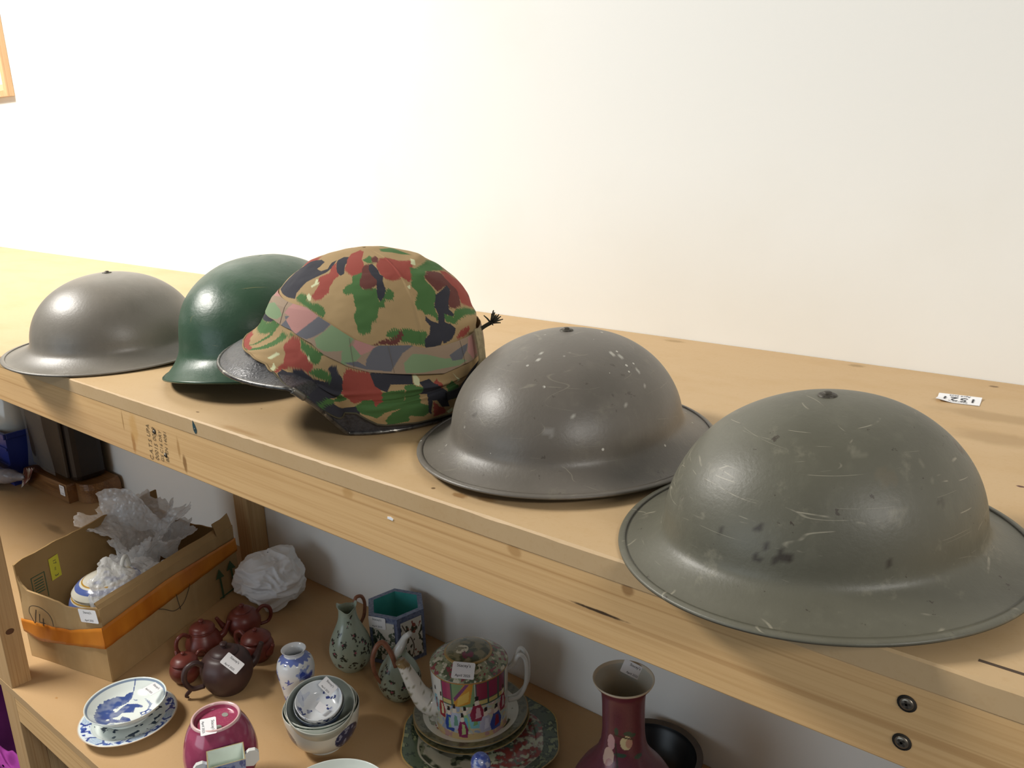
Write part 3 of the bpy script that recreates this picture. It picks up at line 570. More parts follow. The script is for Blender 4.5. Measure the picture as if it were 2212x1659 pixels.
ch = thing('camouflage_helmet', 'helmet in red, green and tan camouflage cloth cover with black peaked visor', 'helmet', (CQ[0], CQ[1], 0), None, (0, 0, CQ[2]))
BLK = M('black_textured_steel', '#3c3c40', 0.38, 0.0, var=[('#222226', 240, 0.45, 0.65, 0.6)], bump=(330, 0.55, 0.0016))
BEAD = M('worn_steel_edge', '#6d6b68', 0.32, 0.75, var=[('#3a3836', 120, 0.45, 0.65, 0.7), ('#c8c4ba', 90, 0.62, 0.7, 0.8)])
N = 360
th = np.linspace(-PI, PI, N, endpoint=False); ss = np.concatenate([np.linspace(0.55, 1, 20)[:-1], np.linspace(1, 2, 26)])
TH, S_ = np.meshgrid(th, ss, indexing='ij')
outer = CS(TH, S_, np.where(S_ < 1, -0.003, -0.003+0.003*sm((S_-1)/0.3)*1.0))
inner = outer[:, ::-1].copy(); inner[..., :2] *= 0.985; inner[..., 2] += 0.0006
grid('steel_shell', np.concatenate([outer, inner], 1), BLK, ch, True)
rimp = CS(th, th*0+2.0); rimp = np.vstack([rimp, rimp[:1]])
V, F = tube_geo(rimp, 0.0022, 8, False); mesh('rim_edge', V, F, BEAD, ch)
# clip on the rim where visor and side meet
cp = CS(np.linspace(1.072, 1.112, 8), np.full(8, 2.0)); V, F = tube_geo(cp, 0.0034, 8); mesh('rim_clip', V, F, M('clip_steel', '#77736c', 0.35, 0.6), ch)
# cloth cover
NU, NV = 900, 400
th = np.linspace(-PI, PI, NU, endpoint=False); v = np.linspace(0.004, 1, NV)
TH = np.repeat(th[:, None], NV, 1); S_ = v[None, :]*hem(th)[:, None]
P0 = CS(TH, S_)
ath = np.abs(TH)
wr = 0.0012*fbm(P0*np.array([1, 1, 1.6]), 26, 3, 1)
wr += 0.0022*np.exp(-((S_-1.17-0.04*np.sin(ath*3))/0.05)**2)*sm((ath-0.9)/0.4)*(1+0.5*np.sin(ath*7))      # fold under the band
wr -= 0.0030*np.exp(-((S_-1.30-0.05*np.sin(ath*4+1))/0.04)**2)*sm((ath-0.9)/0.4)
wr += 0.0016*np.exp(-((S_-1.45)/0.06)**2)*np.sin(ath*9)*sm((ath-1)/0.4)
wr += 0.0012*np.sin((S_*26+ath*16))*np.exp(-((ath-0.55)/0.35)**2)*sm((S_-0.72)/0.1)*0.8                       # puckers over the visor
wr += 0.0011*np.exp(-((TH-2.0-0.12*(1-S_))/0.018)**2)*sm(S_/0.2)*(1-sm((S_-0.85)/0.1))                         # sewn seam
wr += 0.0016*np.exp(-(S_-0.30)**2/0.0016)*np.cos(TH*2+0.4)
wr += 0.0050*np.exp(-((S_-0.60)/0.2)**2)*sm((ath-2.1)/0.5)                                                      # loose cloth at the back
wr += 0.0035*np.exp(-((S_-0.80)/0.04)**2)*sm((ath-2.2)/0.5)
PC = CS(TH, S_, np.maximum(0.0018+wr, 0.0007))
CL = M('camouflage_cotton', attr=True, rough=0.85, spec=0.2, bump=(900, 0.12, 0.0005))
cov = grid('cloth_cover', PC, CL, ch, True)
camo_paint(cov, TH, S_, '#9c845f', 'grdkc')
# thicker hem edge
hp = PC[:, -1]; hp = np.vstack([hp, hp[:1]]); V, F = tube_geo(hp, 0.0011, 6, False)
he = mesh('cover_hem', V, F, CL, ch)
pa = Paint(he, '#4a4638'); tt = np.repeat(np.append(th, PI), 6); pa.where(np.abs(tt) < 0.8, '#8f7957'); pa.done()
# elastic band round the cover
UPB = ([0, .3, .925, 1.213, 1.44, 1.58, 1.65, 1.87, 1.99, 2.208, 2.4, 2.574, PI], [.549, .555, .599, .688, .775, .808, .812, .828, .855, .863, .863, .860, .85])
LOB = ([0, .28, .50, .803, 1.047, 1.161, 1.309, 1.36, 1.536, 1.833, 2.173, 2.313, 2.566, PI], [.700, .700, .703, .733, .793, .848, .888, .905, .938, .963, .993, .985, .983, .98])
NB = 900; th = np.linspace(-PI, PI, NB, endpoint=False); v = np.linspace(0, 1, 64); TB = np.repeat(th[:, None], 64, 1)
at = np.abs(th); SB = np.interp(at, *UPB)[:, None]*(1-v)+np.interp(at, *LOB)[:, None]*v
ob = 0.0036+0.0045*sm((np.abs(TB)-1.5)/0.6)+0.0008*np.sin(np.abs(TB)*11)*sm((np.abs(TB)-1.3)/0.4)
ob = ob+0.0035*np.exp(-((np.abs(TB)-2.02)/0.14)**2)*(1-v)[None, :]-0.002*np.exp(-((np.abs(TB)-2.42)/0.05)**2)
PBo = CS(TB, SB, ob); PBi = CS(TB, SB, ob-0.0008)[:, ::-1]
BN = M('faded_band_cloth', attr=True, rough=0.8, spec=0.2, bump=(900, 0.1, 0.0005))
bd = grid('cover_band', np.concatenate([PBo, PBi, PBo[:, :1]], 1), BN, ch, True)
camo_paint(bd, np.concatenate([TB, TB[:, ::-1], TB[:, :1]], 1), np.concatenate([SB, SB[:, ::-1], SB[:, :1]], 1), '#8f7c69', 'PSY')
# stitched joins across the band
ST = M('band_stitching', '#665c50', 0.8)
for a in (0.62, 1.40, 1.72, 2.42):
    q = np.linspace(0.02, 0.98, 10); sb = np.interp(a, *UPB)*(1-q)+np.interp(a, *LOB)*q
    off = 0.0036+0.0045*sm((a-1.5)/0.6)+0.0008*math.sin(a*11)*sm((a-1.3)/0.4)-(0.002 if a > 2.3 else 0)
    pt = CS(np.full(10, a)+0.03*(q-0.5), sb, np.full(10, off+0.0003+0.0)); V, F = tube_geo(pt, 0.0002, 5); mesh('band_seam', V, F, ST, ch)
# webbing strap, buckle and cord at the back
WEB = M('khaki_webbing', '#8d8163', 0.85, var=[('#6d6348', 200, 0.4, 0.7, 0.6)], bump=(700, 0.3, 0.0008)); BKL = M('black_leather', '#26262a', 0.5)
def ribbon(name, pts, width, thick, mat):
    P = crom(pts, 8); T = np.gradient(P, axis=0); c = np.array([0, 0, 0.06]); out = P-c; out[:, 2] *= 0.3; out /= np.linalg.norm(out, axis=1)[:, None]
    Sd = np.cross(out, T); Sd /= np.linalg.norm(Sd, axis=1)[:, None]
    rows = np.stack([P-Sd*width/2, P-Sd*width/2+out*thick, P+Sd*width/2+out*thick, P+Sd*width/2, P-Sd*width/2], 1)
    return mesh(name, rows.reshape(-1, 3), gridfaces(len(P), 5), mat, ch, False)
def cpt(a, s, o): return CS(np.array([a]), np.array([s]), np.array([o]))[0]
ribbon('back_strap', [cpt(2.62, .84, .015), cpt(2.60, .98, .016), cpt(2.56, 1.12, .014), cpt(2.52, 1.25, .010), cpt(2.49, 1.40, .006)], 0.016, 0.0014, WEB)
ribbon('chin_strap', [cpt(2.62, 1.02, .012), cpt(2.50, 1.16, .009), cpt(2.44, 1.30, .007), cpt(2.36, 1.40, .007), cpt(2.22, 1.44, .005)], 0.009, 0.0018, BKL)
tube('hanging_cord', [cpt(2.72, 1.02, .012), cpt(2.78, 1.08, .028), cpt(2.84, 1.22, .036), cpt(2.84, 1.40, .034), cpt(2.80, 1.6, .03)], 0.0028, BKL, ch, 8, 6)
tg = tube('drawstring', [cpt(2.80, .88, .004), cpt(2.81, .86, .014), cpt(2.815, .85, .024)], 0.0022, M('drawstring_cord', '#2f2e22', 0.9), ch, 8, 5)
base = cpt(2.815, .85, .024); dirn = base-cpt(2.80, .88, .004); dirn /= np.linalg.norm(dirn)
tf = []
rg = np.random.RandomState(5)
for k in range(26):
    d = dirn*0.6+rg.normal(0, 0.42, 3)+np.array([0, 0, 0.25]); d /= np.linalg.norm(d)
    tf.append(tube_geo([base-dirn*0.001, base+d*0.006, base+d*(0.010+0.004*rg.rand())], [0.0012, 0.0010, 0.0006], 5))
V, F = merge(tf); mesh('frayed_end', V, F, M('frayed_cord', '#38362a', 0.95), tg)

# ------------------------------------------------------------------ loose lot ticket on the shelf
tq = np.array([(-0.1889, 0.9976, 0.0006), (-0.2300, 0.9925, 0.0006), (-0.2270, 1.0180, 0.0006), (-0.1950, 1.0240, 0.0006)])
tk = thing('lot_ticket', 'small white paper lot ticket printed 1521, curling on the shelf by the wall', 'ticket', (-0.2105, 1.008, 0))
tl = (-0.2105, 1.008, 0)
ux = tq[1]-tq[0]; wT = np.linalg.norm(ux); ux = ux/wT; uy = np.array([-ux[1], ux[0], 0]); uy = uy if uy[1] > 0 else -uy; c0 = tq[:, :2].mean(0)
gx, gy = np.meshgrid(np.linspace(-0.5, 0.5, 24), np.linspace(-0.5, 0.5, 12), indexing='ij')
def tz(x, y): return 0.0006+0.003*sm((x-0.05)/0.5)*sm((0.2-y)/0.7)+0.0015*sm((y-0.1)/0.4)
def tp(x, y): return np.stack([c0[0]+ux[0]*x*0.043+uy[0]*y*0.028, c0[1]+ux[1]*x*0.043+uy[1]*y*0.028, tz(x, y)], -1)
P = tp(gx, gy); Pb = P.copy(); Pb[..., 2] -= 0.0003
V = np.vstack([P.reshape(-1, 3), Pb.reshape(-1, 3)]); F = gridfaces(24, 12).tolist()+gridfaces(24, 12, False, 288, True).tolist()
sheet = mesh('paper_sheet', V, F, MAT['paper'], tk, True, tl)
def curl_text(s, fy, size):
    # reads upside down for the camera: right-to-left along the ticket
    o = text('printed_text', s, (0, 0, 0), (1, 0, 0), (0, 1, 0), size, MAT['ink'], sheet)
    for v in o.data.vertices:
        x, y = v.co.x/0.043, -(v.co.y/0.028+fy)
        p = tp(np.array(-x if False else x), np.array(y)); v.co = Vector((p[0]-tl[0], p[1]-tl[1], p[2]+0.0004))
    return o
def _upside(s, fy, size):
    cu = text('printed_text', s, (0, 0, 0), (1, 0, 0), (0, 1, 0), size, MAT['ink'], sheet)
    for v in cu.data.vertices:
        # reading direction is -ux side of the image: letters stand towards -uy
        X, Y = v.co.x/0.043, v.co.y/0.028+fy
        p = tp(np.array(X), np.array(-Y)); v.co = Vector((p[0]-tl[0], p[1]-tl[1], p[2]+0.0004))
sg = 1.0 if (ux[0] < 0) else -1.0
_upside("Stacey's", 0.34, 0.0062); _upside('1521', -0.02, 0.0185); _upside('April 2025', -0.36, 0.005)

# ------------------------------------------------------------------ cardboard box
A2 = np.array([-1.5813, .6127]); B2 = np.array([-1.7134, .9905]); D2 = np.array([-1.811, .5535]); C2 = D2+(B2-A2)
CB = M('cardboard', '#b3966b', 0.85, spec=0.15, var=[('#9f835a', 9, 0.4, 0.7, 0.6), ('#c4a87e', 30, 0.5, 0.75, 0.3, (1, 1, 0.2))], bump=(60, 0.10, 0.001))
CBI = M('cardboard_inside', '#9f8258', 0.9, spec=0.1, var=[('#8b7049', 8, 0.4, 0.7, 0.5)])
TAPE = bpy.data.materials.new('orange_tape'); t = NT(TAPE)
t.link(t.mix(t.ramp(t.noise(t.coords((1, 1, 0.3)), 18, 3), 0.4, 0.7), rgba('#d08228'), rgba('#b9691c')), t.b.inputs['Base Color']); t.b.inputs['Roughness'].default_value = 0.32
t.bump(t.noise(t.coords((1, 1, 0.2)), 40, 3), 0.12, 0.001)
cb = thing('cardboard_box', 'open cardboard box bound with orange tape, standing on the lower shelf', 'box', (-1.70, .77, ZL)); bl = (-1.70, .77, ZL)
def norm2(a, b):
    d = (b-a)/np.linalg.norm(b-a); return d, np.array([d[1], -d[0]])
def panel(name, a, b, zt, mat, n_out, bulge=0.0, torn=None, thick=0.004, z0=ZL+0.0006):
    d, n = norm2(a, b); L = np.linalg.norm(b-a); nu, nv = 40, 14; n = n*n_out
    u = np.linspace(0, 1, nu); top = np.interp(u, [p[0] for p in zt], [p[1] for p in zt])
    top = top+0.0012*fbm(np.stack([u*L*30, 0*u, 0*u], -1), 1.0, 2, 3)
    v = np.linspace(0, 1, nv)
    def pt(off):
        P = np.zeros((nu, nv, 3)); q = a[None, :]+d[None, :]*(u*L)[:, None]
        z = z0+(top-z0)[:, None]*v[None, :]
        wob = bulge*np.sin(PI*u)[:, None]*np.sin(PI*v*0.9)[None, :]+0.0012*fbm(np.stack([np.repeat((u*L)[:, None], nv, 1), 0*z, z], -1), 14, 2, 9)
        for k in range(2): P[..., k] = q[:, None, k]+n[k]*(off+wob)
        P[..., 2] = z; return P
    Po, Pi = pt(0.0), pt(-thick)
    V = np.vstack([Po.reshape(-1, 3), Pi.reshape(-1, 3)]); k = nu*nv
    F = gridfaces(nu, nv).tolist()+gridfaces(nu, nv, False, k, True).tolist()
    F += [[i*nv+nv-1, (i+1)*nv+nv-1, k+(i+1)*nv+nv-1, k+i*nv+nv-1] for i in range(nu-1)]
    F += [[j, k+j, k+j+1, j+1] for j in range(nv-1)]+[[(nu-1)*nv+j, (nu-1)*nv+j+1, k+(nu-1)*nv+j+1, k+(nu-1)*nv+j] for j in range(nv-1)]
    return mesh(name, V, F, mat, cb, False, bl)
dAB, nAB = norm2(A2, B2); dAD, _n = norm2(A2, D2); nAD = np.array([.24957, -.96836])
pF = panel('box_wall', A2, D2, [(0, -.557), (.05, -.5565), (.25, -.566), (.42, -.5728), (.5, -.5655), (.7, -.5615), (.9, -.5600), (0.97, -.548), (1, -.522)], CB, 1 if norm2(A2, D2)[1] @ nAD > 0 else -1, 0.004)
pR = panel('box_wall', A2, B2, [(0, -.5575), (.5, -.562), (.93, -.5655), (1, -.560)], CB, 1 if nAB @ np.array([.944, .33]) > 0 else -1, 0.002)
pL = panel('box_wall', D2, C2, [(0, -.508), (.05, -.503), (.4, -.503), (1, -.506)], CBI, 1 if norm2(D2, C2)[1] @ np.array([-.944, -.33]) > 0 else -1)
pB = panel('box_wall', B2, C2, [(0, -.575), (.5, -.58), (1, -.56)], CBI, 1 if norm2(B2, C2)[1] @ np.array([-.33, .944]) > 0 else -1)
q4 = [A2, B2, C2, D2]
mesh('box_base', [(*p, ZL+0.0004) for p in q4]+[(*p, ZL+0.004) for p in q4], [[0, 1, 2, 3], [7, 6, 5, 4], [0, 4, 5, 1], [1, 5, 6, 2], [2, 6, 7, 3], [3, 7, 4, 0]], CBI, cb, False, bl)
# folded-in top flap of the long wall
nR = np.array([.944, .330]); L_AB = np.linalg.norm(B2-A2)
def flap(u0, u1, w, rise, z_off, name):
    nu = 30; u = np.linspace(u0, u1, nu); base = A2+dAB*(u*L_AB)[:, None]; zt = np.interp(u, [0, .5, .93, 1], [-.5575, -.562, -.5655, -.560])
    wv = w*(1+0.12*fbm(np.stack([u*9, 0*u, 0*u], -1), 1.0, 2, 5)); rows = []
    for f, hgt in ((0, 0), (0.5, 0.62), (1, 1)):
        P = np.zeros((nu, 3)); P[:, :2] = base-nR*(wv*f+0.0002)[:, None]; P[:, 2] = zt+rise*hgt; rows.append(P)
    P = np.stack(rows, 1); Q = P.copy(); Q[..., :2] -= nR*0.0005; Q[..., 2] -= 0.0035
    return grid(name, np.concatenate([P, Q[:, ::-1], P[:, :1]], 1), CB, cb, False, False, False, bl)
flap(0.0, 0.93, 0.012, 0.0135, 0, 'box_flap')
flap(0.86, 0.995, 0.010, 0.030, 0, 'torn_flap')
# tape
def on_face(o2, d, nrm, u, z, off=0.0): return np.array([o2[0]+d[0]*u+nrm[0]*off, o2[1]+d[1]*u+nrm[1]*off, z])
def band(pts_lo, pts_hi, o2, d, nrm, off, mat, name, par, n=24):
    u = np.linspace(pts_lo[0][0], pts_lo[-1][0], n); lo = np.interp(u, *zip(*pts_lo)); hi = np.interp(u, *zip(*pts_hi))
    v = np.linspace(0, 1, 6); P = np.zeros((n, 6, 3))
    for i in range(n):
        for j in range(6):
            P[i, j] = on_face(o2, d, nrm, u[i], lo[i]*(1-v[j])+hi[i]*v[j], off+0.0006*math.sin(u[i]*130+v[j]*3))
    Q = P.copy(); Q[..., :2] -= nrm*0.0012
    V = np.vstack([P.reshape(-1, 3), Q.reshape(-1, 3)]); k = n*6
    F = gridfaces(n, 6).tolist()+gridfaces(n, 6, False, k, True).tolist()
    F += [[i*6+5, i*6+11, k+i*6+11, k+i*6+5] for i in range(n-1)]+[[i*6, k+i*6, k+i*6+6, i*6+6] for i in range(n-1)]
    return mesh(name, V, F, mat, par, True, bl)
band([(-0.0055, -.6385), (0.1, -.655), (.19, -.668), (.238, -.655)], [(-0.0055, -.592), (.09, -.6188), (.145, -.6241), (.238, -.6256)], A2, dAD, nAD, 0.0062, TAPE, 'orange_tape', cb)
band([(-0.0068, -.6385), (.2427, -.6309), (.40, -.626)], [(-0.0068, -.592), (.1806, -.583), (.40, -.593)], A2, dAB, nR, 0.0046, TAPE, 'orange_tape', cb)
# print and handwriting
GRN = M('green_print', '#3f5a40', 0.8); PEN = M('marker_pen', '#4a4234', 0.8)
n3 = np.array([nR[0], nR[1], 0]); n3l = np.array([nAD[0], nAD[1], 0]); u3 = np.array([dAB[0], dAB[1], 0]); u3l = np.array([dAD[0], dAD[1], 0])
o3 = np.array([A2[0]+nR[0]*0.0036, A2[1]+nR[1]*0.0036, 0]); o3l = np.array([A2[0]+nAD[0]*0.0062, A2[1]+nAD[1]*0.0062, 0])
for poly in ([(.3385, -.7385), (.3345, -.663), (.346, -.665), (.3315, -.6405), (.319, -.661), (.3298, -.6625), (.3325, -.7385)],
             [(.3800, -.731), (.3750, -.660), (.388, -.664), (.3715, -.6385), (.357, -.658), (.3695, -.6595), (.374, -.731)],
             [(.3225, -.7455), (.395, -.751), (.395, -.7475), (.3225, -.742)]):
    nm_ = 'printed_arrow' if len(poly) == 7 else 'printed_line'
    poly = [(a, max(b, ZL+0.002)) if nm_ == 'printed_arrow' else (a, ZL+0.004+(0.003 if k > 1 else 0)) for k, (a, b) in enumerate(poly)]
    prism(nm_, poly, 0.0006, GRN, pR, o3, u3, (0, 0, 1), bl)
strip('pen_arc', crom([on_face(A2, dAB, nR, u, z, 0.0042) for u, z in [(.140, -.634), (.154, -.6422), (.1811, -.6612), (.2089, -.6591), (.2294, -.6381), (.236, -.626)]], 6), 0.0014, 0.0006, PEN, pR, n3, bl)
strip('pen_arc', [on_face(A2, dAB, nR, u, z, 0.0042) for u, z in [(.193, -.628), (.195, -.645), (.199, -.668)]], 0.0014, 0.0006, PEN, pR, n3, bl)
strip('pen_circle', crom([on_face(A2, dAD, nAD, u, z, 0.0075) for u, z in [(.193, -.626), (.1989, -.6148), (.2037, -.6008), (.1956, -.5874), (.1706, -.5835), (.1469, -.5914), (.1374, -.6041), (.1362, -.6195)]], 6), 0.0014, 0.0006, PEN, pF, n3l, bl)
for pts in ([(.1804, -.592), (.1905, -.624)], [(.1717, -.600), (.1764, -.619), (.160, -.619)], [(.1629, -.608), (.1665, -.626)]):
    strip('handwritten_digit', [on_face(A2, dAD, nAD, u, z, 0.0078) for u, z in pts], 0.0022, 0.0006, PEN, pF, n3l, bl)
# printing inside the far wall
oi = np.array([D2[0]+nR[0]*0.0048, D2[1]+nR[1]*0.0048, 0])
for (x0, z0, x1, z1) in ((.028, -.552, .062, -.5535), (.0605, -.552, .062, -.61), (.028, -.552, .0295, -.60)):
    prism('printed_frame', [(x0, z0), (x1, z0), (x1, z1), (x0, z1)], 0.0006, GRN, pL, oi, u3, (0, 0, 1), bl)
for k in range(6):
    prism('printed_line', [(.034, -.560-k*.006), (.056, -.560-k*.006), (.056, -.562-k*.006), (.034, -.562-k*.006)], 0.0006, GRN, pL, oi, u3, (0, 0, 1), bl)
YEL = M('yellow_sticker', '#cfc83a', 0.6)
yq = np.array([[-1.8301, .6263, -.534], [-1.838, .6488, -.534], [-1.8383, .6498, -.5841], [-1.8307, .6281, -.5841]])
yc = D2+dAB*0.083
ux3 = u3; Y0 = np.array([D2[0]+nR[0]*0.0056+dAB[0]*0.088, D2[1]+nR[1]*0.0056+dAB[1]*0.088, -.556])
rt = 0.12
yu = ux3*math.cos(rt)+np.array([0, 0, 1])*math.sin(rt)*0+0*ux3; 
ys = prism('yellow_sticker', [(-.0125, -.026), (.0125, -.024), (.0115, .026), (-.0125, .024)], 0.0006, YEL, pL, Y0, ux3, (0, 0, 1), bl)
for s, dz, sz in (('3', -.018, .013), ('nc', -.003, .008), ('17', .013, .011)):
    text('printed_text', s, Y0+np.array([0, 0, dz])+n3*0.0009, (0, 0, -1), ux3, sz, MAT['ink'], pL, loc=bl)
label(pF, [[-1.6298, .595, -.5627], [-1.5795, .608, -.5545], [-1.5833, .607, -.5841], [-1.6306, .5948, -.5894]] + np.array([nAD[0]*0.0015, nAD[1]*0.0015, 0]), bl)

# ------------------------------------------------------------------ pottery on the lower shelf
def porc(name, rough=0.16): return M(name, attr=True, rough=rough, spec=0.5, coat=0.25)
PORC = porc('glazed_porcelain')
SATIN = porc('satin_glaze', 0.28)
CLAY = M('red_clay', '#6d332b', 0.36, spec=0.45, var=[('#552520', 30, 0.4, 0.7, 0.6)])
CLAYD = M('dark_clay', '#43302f', 0.42, spec=0.4, var=[('#352524', 25, 0.4, 0.7, 0.6)])
def lathe_obj(name, prof, par, base, mat=None, seg=128, sub=6, R=None, origin=(0, 0, 0), smooth=True, res=0.0011):
    pr = crom(prof, 12) if smooth else np.asarray(prof, float)
    pr[:, 0] = np.maximum(pr[:, 0], .00005)
    L = np.concatenate([[0], np.cumsum(np.hypot(*np.diff(pr, axis=0).T))]); m = max(24, int(L[-1]/res)); q = np.linspace(0, L[-1], m)
    par_ = np.interp(q, L, np.linspace(0, 1, len(pr))); rz_ = np.stack([np.interp(q, L, pr[:, 0]), np.interp(q, L, pr[:, 1])], 1)
    P = lathe_pts(rz_, seg, 1, False); P0 = P.reshape(-1, 3)
    if R is not None: P = P @ np.array(R).T
    o = grid(name, P+np.asarray(origin), mat or PORC, par, True, True)
    p = Paint(o, base); p.V = P0; p.r = np.hypot(P0[:, 0], P0[:, 1]); p.a = np.arctan2(P0[:, 1], P0[:, 0]); p.z = P0[:, 2]
    p.n = 1000; p.k = np.tile(par_*1000, seg)          # 0..1000 along the profile, tells inside from outside
    return o, p
def blobs(p, X, Y, cents, r, col, rough=0.5, fs=160, a=1.0, mask=None):
    nz = fbm(np.stack([X, Y, 0*X], -1), fs, 2, 3)*rough
    m = np.zeros(len(X), bool)
    for c in cents:
        rr = c[2] if len(c) > 2 else r
        m |= np.hypot(X-c[0], Y-c[1])/rr+nz < 1
    if mask is not None: m &= mask
    p.where(m, col, a)

# --- two stacked blue and white dishes
c = (-1.4262, .5680)
t0 = thing('porcelain_plate', 'larger blue and white porcelain plate, lowest of the stacked pair near the shelf edge', 'plate', (*c, ZL), 'blue and white dishes')
o, p = lathe_obj('plate_body', [(0.0001, .006), (.036, .006), (.040, .0015), (.0425, .0005), (.044, .003), (.052, .008), (.070, .0135), (.083, .0185), (.0845, .0200), (.083, .0203), (.066, .0165), (.060, .0135), (.052, .0105), (.030, .0095), (.0001, .0095)], t0, '#dfe6e2', seg=340, sub=10, res=.0009)
top = p.k > p.n*0.60
p.where(top & (p.r > .0635) & (p.r < .0805), '#c3d2df')
u = p.a; hatch = (np.abs(((u*34+p.r*900) % 2)-1) < .22) | (np.abs(((u*34-p.r*900) % 2)-1) < .22)
p.where(top & (p.r > .0635) & (p.r < .0805) & hatch, '#8ea6c4')
for k, a0 in enumerate(np.linspace(0.25, 2*PI+0.25, 6, endpoint=False)):
    d = wrap(u-a0); rr = (p.r-.072)/.009
    p.where(top & (np.abs(d) < .33) & (np.abs(rr) < 1), '#dbe4ea')
    p.where(top & (np.abs(np.abs(d)-.33+0.04*np.cos(rr*3)) < .035) & (np.abs(rr) < 1), '#33488f')
    nz = fbm(p.V, 170, 3, k); p.where(top & (np.abs(d) < .27) & (np.abs(rr) < .8) & (nz > .15), '#4a66ae'); p.where(top & (np.abs(d) < .27) & (np.abs(rr) < .8) & (nz > .48), '#27408c')
p.where(top & (p.r < .058) & (fbm(p.V, 120, 3, 2) > .35), '#2c3c50')
p.where(p.r > .0832, '#c9b39b'); p.done()
c = (-1.4305, .5700)
t0 = thing('porcelain_dish', 'small blue and white dish painted with a dragon, on top of the larger plate', 'dish', (*c, ZL), 'blue and white dishes')
DZ = .0172
o, p = lathe_obj('dish_body', [(0.0001, DZ+.006), (.034, DZ+.006), (.037, DZ), (.0385, DZ), (.0395, DZ+.005), (.052, DZ+.013), (.063, DZ+.023), (.0685, DZ+.0305), (.0697, DZ+.0322), (.0685, DZ+.0326), (.060, DZ+.0245), (.050, DZ+.0165), (.036, DZ+.0105), (.018, DZ+.009), (.0001, DZ+.009)], t0, '#e2e9e4', seg=360, sub=14, res=.0008)
top = p.k > p.n*.56
p.where(top & (p.r > .0648) & (p.r < .0675), '#6d819c', 0.9)
x, y = p.V[:, 0], p.V[:, 1]; sc = .98
mot = [[(-0.0195, -0.0526), (-0.0354, -0.041), (-0.0475, -0.0301), (-0.0474, -0.024), (-0.0514, -0.0168), (-0.0513, -0.0105), (-0.0504, -0.0015), (-0.0494, 0.0055), (-0.0416, 0.0155), (-0.0431, 0.0249), (-0.0388, 0.0303), (-0.0522, 0.0461), (-0.0487, 0.0465), (-0.0346, 0.0292), (-0.0265, 0.0185), (-0.0242, 0.0099), (-0.0254, -0.0033), (-0.0176, -0.0177), (-0.0135, -0.0145), (-0.0196, -0.001), (-0.0209, 0.0103), (-0.0065, 0.0222), (0.0075, 0.0256), (0.0123, 0.0231), (0.0006, 0.0142), (0.0123, 0.0049), (-0.0036, -0.009), (0.0009, -0.0196), (-0.0027, -0.0282), (0.0029, -0.0278), (0.0135, -0.0218), (0.0059, -0.0138), (0.0205, -0.0087), (0.0338, -0.0104), (0.0328, -0.015), (0.0245, -0.0232), (0.0146, -0.0326), (0.0096, -0.0383), (0.0125, -0.0437), (0.0231, -0.0509), (0.0174, -0.0552), (0.0071, -0.0592), (-0.0085, -0.0558)],
       [(0.0215, 0.0118), (0.0265, 0.0177), (0.027, 0.026), (0.0351, 0.0281), (0.046, 0.0244), (0.0517, 0.0149), (0.0467, 0.0091), (0.0445, -0.0003), (0.0399, 0.0001), (0.0356, 0.0086)],
       [(-0.0084, 0.0384), (0.0065, 0.0392), (0.0211, 0.0378), (0.0286, 0.0273), (0.0261, 0.0254), (0.0161, 0.034)], [(0.0438, 0.0011), (0.0509, -0.0109), (0.0544, -0.0158), (0.0471, -0.01), (0.0414, -0.0007)],
       [(0.015, -0.0419), (0.0169, -0.0347), (0.0286, -0.0335), (0.0259, -0.0412)], [(-0.0264, 0.0228), (-0.0154, 0.029), (-0.0155, 0.0247)]]
sn = 0.0006*np.sin(np.arctan2(y, x)*40)
for i, poly in enumerate(mot):
    q = np.array(poly)*sc
    nzz = 0.75+0.25*sm(fbm(p.V, 90, 2, 4)+.5)
    p.where(top & pip(q, x+sn*(x < -.02), y+sn), '#3f5591' if i < 2 else '#6f80a5', nzz if i < 2 else 0.8)
blobs(p, x, y, [np.array(h)*sc for h in [(-0.0022, -0.0366), (-0.0224, -0.0132), (0.0308, 0.0149), (0.0347, 0.0218), (0.0404, 0.0103)]], .0030, '#e6ecea', .2, mask=top)
blobs(p, p.a*.05, p.z, [(a*.05, DZ+.015+.003*math.sin(a*5)) for a in np.linspace(-3, 3, 14)], .0026, '#2f4054', .6, mask=~top)
p.done()
label(t0, [[-1.4348, .6351, -.6672], [-1.4045, .6335, -.6685], [-1.3938, .6126, -.6700], [-1.4240, .6120, -.6685]]+np.array([.008, -.012, .0118]), (*c, ZL))

# --- nest of bowls
c = (-1.098, .755)
def bowl_prof(r, h, rf, th=.0022, foot=.006):
    return [(0.0001, foot*.7), (rf*.8, foot*.7), (rf*.9, 0), (rf, 0), (rf*1.02, foot), (rf+(r-rf)*.45, foot+(h-foot)*.14), (rf+(r-rf)*.80, foot+(h-foot)*.42), (r*.985, h*.84), (r, h), (r-th*.6, h+.0006), (r*.985-th, h*.84), (rf+(r-rf)*.80-th, foot+(h-foot)*.44), (rf+(r-rf)*.42, foot+(h-foot)*.16+th), (rf*.6, foot+th), (.0001, foot+th)]
t0 = thing('porcelain_bowl', 'white porcelain bowl with dark blue round medallion, outermost of the nested bowls', 'bowl', (*c, ZL), 'nested bowls')
o, p = lathe_obj('bowl_body', bowl_prof(.0655, .0765, .031), t0, '#d9dcd4', seg=220, sub=10)
fc = facing(c); uu = wrap(p.a-fc); outm = p.k < p.n*.60
X = (uu-.72)*.058; Y = p.z-.040
med = outm & ((X/.026)**2+(Y/.022)**2 < 1)
p.where(med, '#2e3558'); p.where(med & (fbm(p.V, 190, 3, 1) > .30), '#8d93ab'); p.where(outm & ((X/.026)**2+(Y/.022)**2 < 1) & ((X/.0238)**2+(Y/.020)**2 > 1), '#3a4166')
